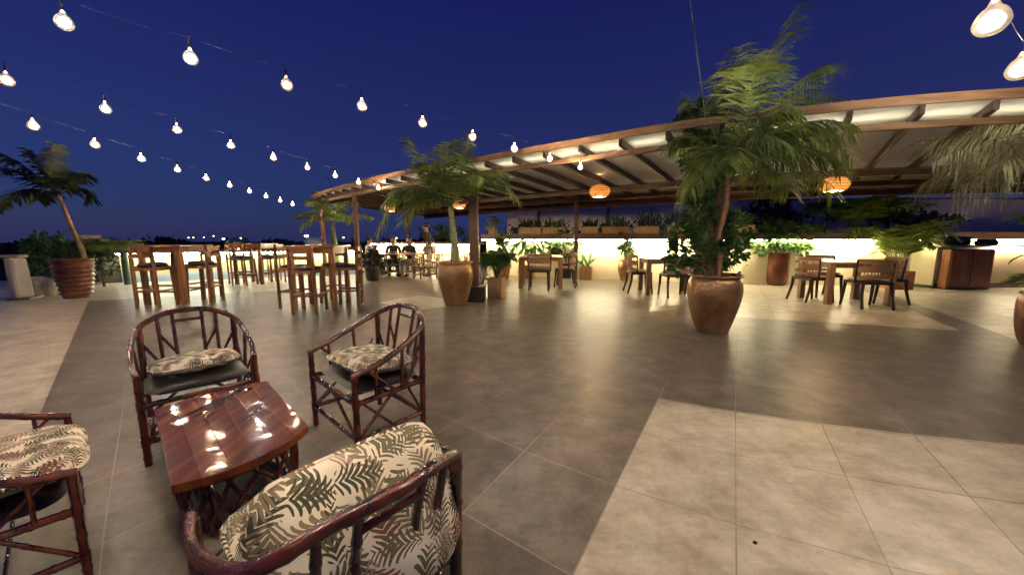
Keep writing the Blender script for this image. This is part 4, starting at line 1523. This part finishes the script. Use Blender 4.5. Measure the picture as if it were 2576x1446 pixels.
def bigleaf(label, loc, h0, nl, hgt, spread, L, wd, mt, seed=1, cat='plant', name='broadleaf_plant', group=None):
    rng = random.Random(seed)
    t = thing(name, label, cat, loc, 0, group)
    st = MB(); lf = MB()
    for i in range(nl):
        a = rng.uniform(0, 2 * PI)
        rr_ = spread * rng.uniform(.3, 1)
        z = h0 + hgt * rng.uniform(.45, 1) * (1 - .25 * rr_ / spread)
        tip = Vector((rr_ * math.cos(a), rr_ * math.sin(a), z))
        st.tube(catmull([(0, 0, h0), (tip.x * .3, tip.y * .3, h0 + (z - h0) * .65), tip], 4), [.009 - .0005 * k for k in range(9)], 5)
        leafshape(lf, tip, Vector((math.cos(a), math.sin(a), rng.uniform(-.5, .3))), L * rng.uniform(.7, 1.1), wd * rng.uniform(.75, 1.1), Vector((0, 0, 1)) + rdir(rng) * .4, .12, .55)
    st.build('stems', M['palmbark'], t, smooth=True)
    lf.build('foliage', mt, t)
    return t


def areca(label, loc, h0, nf, L, mt, seed=1, leafL=.2, wd=.02, cat='plant', name='areca_palm', up=.9, group=None, asym=None):
    rng = random.Random(seed)
    t = thing(name, label, cat, loc, 0, group)
    st = MB()
    for i in range(nf):
        a = 2 * PI * (i + rng.uniform(-.3, .3)) / nf
        e = rng.uniform(.5, 1.0)
        top = Vector((.05 * math.cos(a), .05 * math.sin(a), h0 + .1))
        c_ = top + Vector((math.cos(a) * L * .45 * e, math.sin(a) * L * .45 * e, L * up * rng.uniform(.7, 1.1)))
        tip = top + Vector((math.cos(a) * L * 1.05 * e, math.sin(a) * L * 1.05 * e, L * up * rng.uniform(.25, .8)))
        if asym: c_ += Vector(asym) * .5; tip += Vector(asym)
        frond_mesh(top, c_, tip, leafL, 20, wd, .007, .4, rng, start=.2).build('frond', mt, t)
        st.tube([(0, 0, h0), top], .012, 6)
    st.build('stems', M['palmbark'], t, smooth=True)
    return t


def blades(label, loc, h0, nb, L, wd, spread, mt, seed=1, lx=.1, ly=.1, cat='plant', name='spiky_plant', group=None):
    rng = random.Random(seed)
    mb = MB()
    for i in range(nb):
        b_ = Vector((rng.uniform(-lx, lx), rng.uniform(-ly, ly), h0))
        d = Vector((rng.gauss(0, spread), rng.gauss(0, spread), 1))
        leaflet(mb, b_, d, L * rng.uniform(.55, 1.1), wd, rng.uniform(.1, 1.2) * spread * 2, rdir(rng, 0))
    o = mb.build(name, mt)
    o.location = loc
    return tag(o, label, cat, group)


# shrub around the large palm (shares its pot) and climber on the post behind
bush('leafy green shrub filling the largest copper pot around the palm stem', P2, .68,
     [(-.34, .05, 1.00, .26, .24, .28), (.20, .10, 1.02, .26, .24, .32), (-.12, .16, 1.32, .34, .24, .30), (.26, .1, 1.36, .24, .2, .2), (-.42, .1, 1.24, .18, .16, .16), (.40, .05, 1.15, .12, .12, .14), (-.2, .2, 1.62, .2, .2, .2)],
     1250, .095, .055, M['leaf'], 6, seed=4)
cl = PG(arc_of(2.55), .38)
bush('leafy creeper climbing the pergola post behind the large palm', (cl.x, cl.y, 0), .1,
     [(0, 0, 1.1, .22, .2, .45), (-.02, 0, 1.9, .20, .18, .5), (-.1, 0, 2.40, .30, .22, .30), (-.18, .05, 2.72, .34, .22, .28), (-.40, 0, 2.70, .2, .15, .2), (.05, 0, 2.95, .22, .18, .18)],
     1500, .10, .06, M['leaf'], 3, cat='creeper', name='climbing_plant', seed=9)

# post group: wooden box with bushy palm, and small leafy plants
bx = at(1250, 748)
sq_pot('tan wooden planter box beside the thick post', bx, .30, .42, M['boxwood'], -.3)
areca('bushy dark palm in the tan box beside the thick post', bx, .38, 34, .40, M['leaf'], 3, .17, .026, up=1.5)
bigleaf('light small-leaved plant behind the bushy palm by the thick post', Vector((bx.x - .35, bx.y + .5, 0)), .0, 26, .8, .28, .12, .05, M['leafvar'], 14)
tp = at(1268, 702)
pot('terracotta pot behind the bushy palm, against the glowing wall', tp, [(.14, 0), (.17, .15), (.20, .45), (.22, .62)], M['terra'], .58, .17, name='plant_pot')
bush('upright green plant in the terracotta pot left of the broad-leaved plant', tp, .6, [(0, 0, .95, .26, .2, .30), (.05, 0, 1.25, .2, .2, .15)], 260, .15, .06, M['leafbig'], 6, seed=20)
q = at(1330, 700)
sq_pot('low brown box under the broad-leaved plant by the wall', q, .34, .40, M['terra'], -.3)
bigleaf('broad-leaved plant with drooping glossy leaves against the glowing wall', q, .36, 40, 1.15, .55, .42, .14, M['leafbig'], 21)
q = at(1425, 699)
pot('dark green-rimmed pot behind the left dining table', q, [(.14, 0), (.17, .2), (.18, .45)], M['steel'], .42, .13)
bush('dense dark green bush above the left dining table', q, .42, [(-.05, 0, .95, .42, .28, .34), (.0, 0, 1.32, .46, .25, .26), (-.4, 0, .95, .3, .2, .2), (.45, 0, 1.15, .3, .2, .2)], 1100, .15, .07, M['leaf'], 7, seed=23)
q = at(1474, 703)
sq_pot('yellowish wooden planter box behind the left dining table', q, .36, .40, M['boxwood'], -.3)
blades('bird-of-paradise plant with upright blades in the yellowish box', q, .38, 14, .85, .06, .34, M['leafbig'], 24)
q = at(1572, 706)
pot('slim tan vase against the glowing wall', q, [(.12, 0), (.16, .12), (.215, .33), (.21, .46), (.165, .57), (.175, .60)], M['copper'], .56, .14, name='vase')
bush('rounded white-flecked shrub growing from the slim tan vase', q, .56, [(0, 0, .86, .27, .22, .24), (-.06, 0, 1.12, .2, .16, .16), (-.14, 0, 1.3, .1, .1, .10)], 300, .10, .07, M['leaf'], 6, seed=25)
q = at(1652, 700)
pot('terracotta bowl on a stand behind the middle dining table', q, [(.10, 0), (.11, .35), (.13, .48), (.22, .56), (.24, .70)], M['terra'], .66, .19)
bush('feathery upright plant in the terracotta bowl', q, .66, [(0, 0, 1.0, .22, .2, .30), (0, 0, 1.45, .2, .2, .3), (-.1, 0, 1.8, .15, .15, .15)], 420, .12, .035, M['palmyel'], 6, seed=26)
q = at(1856, 713)
sq_pot('small brown box right of the largest pot against the wall', q, .26, .38, M['terra'], -.2)
blades('grassy plant in the small brown box right of the largest pot', q, .36, 30, .5, .02, .35, M['palmyel'], 27)
q = at(1951, 716)
pot('tall bronze cylinder pot against the glowing wall', q, [(.19, 0), (.235, .05), (.26, .20), (.265, .5), (.262, .86)], M['copperdk'], .82, .23, name='tall_pot')
bush('leafy shrub in the tall bronze pot', q, .82, [(0, -.05, 1.10, .42, .3, .26), (.5, -.1, 1.08, .30, .2, .26), (-.55, -.1, 1.10, .30, .2, .24), (0, -.25, 1.42, .80, .3, .26)], 1700, .14, .08, M['leafbig'], 8, seed=28)
q2 = at(1951, 716) + Vector((.2, .9, 0))
bush('dark purple-leaved shrub above the tall bronze pot', (q2.x, q2.y, 1.38), .0, [(0, 0, .35, .90, .3, .36), (.05, 0, .82, .60, .3, .34), (.8, 0, .35, .5, .3, .28)], 1200, .13, .08, M['leafpur'], 8, seed=29)
q = at(2252, 726)
sq_pot('brown planter box in the corner behind the right-hand dining table', q, .42, .45, M['terra'], -.1)
areca('bright areca palm in the corner planter behind the right-hand dining table', q, .42, 26, 1.15, M['palmyel'], 31, .30, .042, up=1.15, asym=(-.15, 0, 0))
q = Vector((8.9, 9.4, 1.38))
areca('arching areca fronds on the ledge above the right-hand dining table', q, .0, 26, 1.05, M['palmyel'], 32, .34, .07, up=.85, asym=(-.2, -.1, 0))
q = Vector((9.9, 9.9, 1.38))
areca('dark palm on the ledge above the corner planter', q, .0, 24, 1.0, M['palm'], 33, .30, .045, up=.9)
q = Vector((10.9, 10.0, 1.38))
bush('dark bush on the ledge left of the cabinet', q, 0, [(0, 0, .3, .8, .3, .35), (.9, 0, .25, .6, .3, .3)], 500, .14, .07, M['leafdk'], 6, seed=34)
# plants in the right-edge pot
areca('low dark fern in the pot at the right edge', PR, .54, 14, .34, M['palm'], 35, .14, .02, up=.6, name='fern', asym=(-.06, 0, 0))
bl = PR + Vector((.04, .10, 0))
bigleaf('plant with large pale rounded leaves at the right edge', bl, .55, 12, 1.25, .22, .20, .16, M['leafbig'], 36)

# ledge planters and their plants
boxes = [(1335, .72), (1396, .72), (1483, .5), (1548, .76), (1626, .66), (1708, .66), (1790, .6), (1860, .6)]
bx0 = None
ledge_names = ['first', 'second', 'third', 'fourth', 'fifth', 'sixth', 'seventh', 'eighth']


def on_wall(px, off):
    """point on the wall line (moved off metres outward) seen in column px"""
    k = (px - 1288) / FPX
    best = None
    for a, b_ in zip(WALL[:-1], WALL[1:]):
        for i in range(40):
            x = a[0] + (b_[0] - a[0]) * i / 40; y = a[1] + (b_[1] - a[1]) * i / 40
            d = Vector((b_[0] - a[0], b_[1] - a[1], 0)).normalized(); nn = Vector((-d.y, d.x, 0))
            X, Y = x + nn.x * off, y + nn.y * off
            e = abs(X / (Y * math.cos(PITCH)) - k)
            if best is None or e < best[0]: best = (e, Vector((X, Y, 1.38)), math.atan2(d.y, d.x))
    return best[1], best[2]


def trough(label, loc, rz, L):
    t = thing('planter_trough', label, 'planter', loc, rz, 'timber troughs along the wall ledge')
    MB().box((0, 0, .10), (L, .22, .20)).build('box', M['boxwood'], t, bevel=.006)
    MB().box((0, 0, .203), (L - .04, .18, .012)).build('soil', M['soil'], t)
    return t


where = ['nearest the thick post', 'above the broad-leaved plant', 'above the dark bush', 'above and left of the slim tan vase', 'above the feathery plant',
         'just left of the large palm stem', 'behind the large palm stem', 'right of the large palm stem']
for i, (px, L) in enumerate(boxes):
    q, rz = on_wall(px, -.18)
    if bx0 is None: bx0 = trough(f'timber trough on the wall ledge {where[i]}', q, rz, L)
    else:
        c = copy_tree(bx0, q, rz, f'timber trough on the wall ledge {where[i]}')
        c.scale = (L / boxes[0][1], 1, 1)
    blades(f'tuft of grassy leaves in the ledge trough {where[i]}', q, .20, 60, (.42, .36, .30, .46, .55, .5, .4, .4)[i], .032, .34, M['leaf'] if i % 2 else M['leafdk'], 50 + i, L * .42, .08,
           cat='grass plant', name='trough_plant', group='grassy plants in the ledge troughs')
q, rz = on_wall(1240, .1)
sq_pot('yellow ochre pot on the ledge behind the thick post', q, .28, .22, M['boxwood'], .2)
bush('yellow-green croton in the ochre pot behind the thick post', q, .2, [(0, 0, .38, .24, .2, .2)], 160, .14, .05, M['leafvar'], 5, seed=61)
for i, (px, o_, sz) in enumerate(((1300, .5, .5), (1400, .55, .45), (1500, .6, .4), (1600, .6, .5), (1720, .6, .6))):
    q, rz = on_wall(px, o_)
    bush(['dark low bush at the left end of the ledge', 'dark low bush behind the second trough', 'dark low bush behind the brown roof post', 'dark low bush behind the fourth trough',
          'dark low bush behind the large palm crown'][i], q, 0, [(0, 0, .18 * sz / .5, sz, .2, .2 * sz / .5)], 240, .12, .05, M['leafdk'], 5, seed=70 + i, group='dark low bushes along the ledge')
# planting on the low wall behind the people
for i, (x, y) in enumerate(((-2.3, 14.15), (-3.2, 14.8))):
    bush(['palm-like bush on the low wall behind the standing person', 'leafy bush on the low wall behind the seated people'][i], (x, y, 1.12), 0, [(0, 0, .3, .55, .3, .35)], 320, .16, .05, M['leaf'], 6, seed=80 + i)
q = at(938, 706)
pot('small dark pot between the nearest bar table and the far table', q, [(.16, 0), (.2, .15), (.2, .34)], M['steel'], .3, .15)
bush('dark leafy plant beside the nearest bar table', q, .3, [(0, 0, .6, .3, .25, .3), (.1, 0, .85, .18, .15, .12)], 260, .15, .09, M['leafdk'], 6, seed=84)

# left corner: planting, white posts, grey block
q = at(120, 738)
bush('dense dark green shrub at the left, beside the ribbed pot', q + Vector((0, .35, 0)), .1, [(-.25, 0, .80, .50, .35, .48), (.20, 0, .62, .40, .35, .55), (-.48, 0, 1.02, .32, .25, .26), (.1, 0, 1.05, .3, .25, .2)], 1900, .10, .06, M['leaf'], 8, seed=90)
q = at(232, 738)
areca('fern-like plant with arching fronds behind the ribbed pot', q + Vector((.1, .35, 0)), .72, 24, .62, M['palm'], 91, .17, .03, up=.8, name='fern', asym=(.05, 0, 0))
bush('dark shrub under the fern at the left', q + Vector((-.2, .45, 0)), .1, [(0, 0, .62, .30, .25, .42), (-.3, 0, .9, .3, .3, .25)], 500, .12, .05, M['leafdk'], 6, seed=92)
gbx = thing('planter_block', 'dull grey plastered block left of the painted wall', 'planter', at(283, 712) + Vector((0, .35, 0)), .42)
MB().box((0, 0, .48), (.62, .6, .96)).build('body', M['concrete'], gbx, bevel=.02)
MB().box((.03, -.02, 1.03), (.72, .68, .14)).build('cap', M['white'], gbx, bevel=.02)
q = at(208, 712)
pot('pale tapered pot standing above the shrubs at the left', q + Vector((0, .3, 0)), [(.12, .0), (.14, .5), (.16, .95), (.22, 1.18), (.25, 1.32)], M['white'], 1.25, .18)
wp = thing('gate_post', 'chunky white plastered post at the left edge', 'post', at(62, 752), .35)
mb = MB()
mb.box((0, 0, .015), (.34, .28, .03)); wpb = mb.build('foot', M['white'], wp, bevel=.008)
MB().bar((-.02, 0, .03), (-.05, .02, .84), .27, .24, .24, .22).build('shaft', M['white'], wp, bevel=.05)
MB().box((-.05, .02, .87), (.27, .25, .06)).build('cap', M['white'], wp, bevel=.028)
MB().box((-.34, -.05, .42), (.42, .05, .07)).build('rail_bracket', M['steel'], wp, bevel=.01)
for i, (px, h_) in enumerate(((97, .40), (128, .34))):
    q = at(px, 744)
    bt = pot(['white bulbous pot next to the plastered post', 'smaller white pot next to the ribbed pot'][i], q, [(.07, 0), (.10, h_ * .25), (.12, h_ * .6), (.09, h_ * .85), (.11, h_)], M['white'], h_ - .04, .07)

# ------------------------------------------------------------------ counter and cabinet at the right
A0 = at(2292, 717); A1 = at(2368, 730); A2 = at(2486, 731); A3 = Vector((16.5, 9.6, 0))
ct = thing('bar_counter', 'cream bar counter running off to the right edge', 'counter')
def wallseg(a, b_, z0, z1, th, name, mt, par, bev=0):
    d = (b_ - a); L = d.length
    ang = math.atan2(d.y, d.x)
    nn = Vector((-d.y, d.x, 0)).normalized()
    c_ = (a + b_) / 2 + nn * th / 2
    return MB().box((c_.x, c_.y, (z0 + z1) / 2), (L, th, z1 - z0), ang).build(name, mt, par, bevel=bev)
A1b = Vector((10.47, 8.85, 0))
A3 = Vector((17.0, 9.3, 0))
wallseg(Vector((10.35, 9.30, 0)), A1b, .07, 1.19, .2, 'side_face', M['wallpaint'], ct)
wallseg(A1b + Vector((.1, 0, 0)), A3, .12, 1.02, .55, 'front_face', M['counter'], ct)
wallseg(A1b + Vector((.1, -.03, 0)), A3 + Vector((0, -.03, 0)), 0.0, .118, .5, 'plinth', M['darkwood'], ct)
wallseg(A1b + Vector((-.05, -.12, 0)), A3 + Vector((0, -.12, 0)), 1.022, 1.065, .8, 'worktop', M['counter'], ct, .008)
wallseg(Vector((10.30, 9.27, 0)), A1b + Vector((-.02, -.04, 0)), 0.0, .065, .2, 'skirting', mat('green_skirting', (.05, .06, .04), (.035, .04, .03), 5, .5), ct)
wallseg(Vector((10.26, 9.20, 0)), A1b + Vector((-.10, -.02, 0)), 1.20, 1.26, .28, 'side_ledge', M['ledge'], ct, .006)
wallseg(Vector((10.23, 9.16, 0)), A1b + Vector((-.13, 0, 0)), 1.175, 1.195, .02, 'light_strip', M['led'], ct)
wr = thing('back_shelf', 'lit brown back shelf above the counter at the right edge', 'shelf')
RB = [(10.35, 9.36), (13.2, 10.4), (17.5, 10.5)]
ribbon(MB(), RB, .25, .5, 0, 1.2).build('back_wall', M['wallpaint'], wr)
ribbon(MB(), RB, 0, .9, 1.21, 1.42).build('ledge', M['ledge'], wr, bevel=.01)
ribbon(MB(), [(13.0, 10.33), (17.4, 10.5)], .06, .11, 1.18, 1.207).build('light_strip', M['led'], wr)
wallseg(A1b + Vector((1.3, -.045, 0)), A3 + Vector((0, -.045, 0)), 1.0, 1.018, .02, 'light_strip', M['led'], ct)  # added strip under the worktop to brighten the counter front, no such lamp known
cb = thing('cabinet', 'reddish wooden cabinet at the end of the cream counter', 'cabinet', (11.10, 8.74, 0), .03)
MB().box((0, 0, .50), (1.10, .18, .94)).build('carcass', M['redwood'], cb, bevel=.01)
for k in range(2):
    MB().box((-.27 + .54 * k, -.10, .51), (.52, .02, .86)).build('door', M['redwood'], cb, bevel=.006)
MB().box((0, 0, .015), (1.12, .19, .03)).build('plinth', M['darkwood'], cb)
for i, (x, sz, h_, lb) in enumerate(((11.1, (.50, .30), .20, 'black appliance on the cream counter above the cabinet'), (11.9, (.32, .25), .12, 'low dark tray stand on the worktop right of the black appliance'))):
    a = thing('appliance', lb, 'appliance', (x, 9.05, 1.065), .05)
    MB().box((0, 0, h_ / 2 + .01), (sz[0], sz[1], h_)).build('housing', M['steel'], a, bevel=.02)
    MB().box((0, 0, h_ + .02), (sz[0] * .8, sz[1] * .8, .02)).build('lid', M['steel'], a, bevel=.005)
    for sx_ in (-1, 1): MB().box((sx_ * sz[0] * .4, 0, .006), (.03, sz[1] * .8, .012)).build('foot', M['cable'], a)

# thin cable dropping from the top of the view to the roof
cb_ = MB()
t0 = at(1733, -30, 5.2); t1 = at(1766, 185, 3.75)
cb_.tube(catmull([at(1731, -60, 4.6), at(1743, 60, 3.9), at(1758, 170, 3.3), at(1775, 300, 2.72)], 6), .007, 6)
o = cb_.build('support_cable', M['palmbark'], smooth=True)
tag(o, 'thin brown cable rising from the roof edge left of the big palm', 'cable')
o = MB().tube([at(843, 485, 2.5), at(843, 485, 2.5) + Vector((-.25, 0, .55))], .008, 6).build('aerial_rod', M['steel'], smooth=True)
tag(o, 'thin upright rod above the far end of the pergola', 'rod')

q = at(1899, 1366)
o = MB().ell((0, 0, .004), (.009, .007, .006), 10, 6).build('pebble', M['soil'], smooth=True, loc=q)
tag(o, 'tiny dark pebble lying on the pale tiles in front', 'pebble')

# ------------------------------------------------------------------ far background
tl = MB()
rng = random.Random(5)
for i in range(9000):
    a = rng.uniform(-62, 62)
    rr_ = rng.uniform(95, 150)
    ar = math.radians(a)
    hh = .1 + .35 * math.sin(a * .35) + .35 * math.sin(a * 1.3 + 1) + .3 * math.sin(a * 3.1) + rng.uniform(-.6, .5)
    z = -4 + rng.random() ** .5 * (hh + 4)
    c_ = Vector((rr_ * math.sin(ar), rr_ * math.cos(ar), z))
    leafshape(tl, c_, rdir(rng, -.3), rng.uniform(.8, 1.7), rng.uniform(.6, 1.2), rdir(rng, 0))
struct(tl.build('treeline', M['darktree']), 'stuff')
for i, (px, w_, h_) in enumerate(((395, 3.2, 2.2), (1085, 3.0, 2.6), (1010, 2.0, 1.2))):
    k = (px - 1288) / FPX
    bush(['dark tree rising above the distant treeline at the left', 'dark distant tree behind the standing person', 'small dark distant tree above the seated people'][i],
         (k * 55, 55 / .991, -4), 0, [(0, 0, 3.9, w_, w_, h_ * .7), (w_ * .4, 0, 3.6, w_, w_, h_ * .5)], 420, .9, .6, M['darktree'], 4, cat='tree', name='distant_tree', seed=100 + i)
for i, (px, d_, w_, lb) in enumerate(((812, 85, 5.5, 'pale distant house lit bluish white beyond the bar tables'), (608, 90, 2.5, 'small distant house among the trees at the left'))):
    k = (px - 1288) / FPX
    h = thing('house', lb, 'house', (k * d_, d_, -4), .2)
    MB().box((0, 0, 2.3), (w_, 4, 4.6)).build('wall', M['farwall'], h)
    MB().add([(-w_ / 2 - .3, -2.3, 4.6), (w_ / 2 + .3, -2.3, 4.6), (w_ / 2 + .3, 2.3, 4.6), (-w_ / 2 - .3, 2.3, 4.6), (-w_ / 2 - .3, 0, 5.8), (w_ / 2 + .3, 0, 5.8)],
             [(3, 2, 1, 0), (0, 1, 5, 4), (2, 3, 4, 5), (0, 4, 3), (1, 2, 5)]).build('roof', M['farwall'], h)
    MB().box((w_ * .1, -2.04, 3.4), (1, .06, 1.2)).build('window', M['farlampy'], h)
lamps = [(776, 594, 'farlamp', .34), (612, 599, 'farlampy', .13), (569, 601, 'farlamp', .22), (482, 598, 'farlampy', .10), (494, 598, 'farlampy', .10), (520, 597, 'farlampy', .10), (545, 594, 'farlampy', .10), (1000, 599, 'farlampy', .13), (868, 598, 'farlampy', .13)]
lt = ['bright bluish lamp in front of the pale distant house', 'yellow lamp by the small distant house', 'bright white lamp between the left and middle bar tables', 'first yellow lamp of the distant row at the left',
      'second yellow lamp of the distant row at the left', 'third yellow lamp of the distant row at the left', 'fourth yellow lamp of the distant row at the left', 'distant lamp glimpsed above the seated people', 'distant lamp right of the pale house']
for (px, py, mm, r_), lb in zip(lamps, lt):
    k = (px - 1288) / FPX
    z = CAMZ + (603 - py) / FPX * 80
    h = thing('distant_lamp', lb, 'lamp', (k * 80, 80, -4), 0, 'distant lamps in the dark landscape')
    MB().tube([(0, 0, 0), (0, 0, z + 4)], .06, 6).build('pole', M['steel'], h)
    MB().ell((0, 0, z + 4), (r_, r_, r_ * .6), 8, 6).build('lamp_head', M[mm], h, smooth=True)
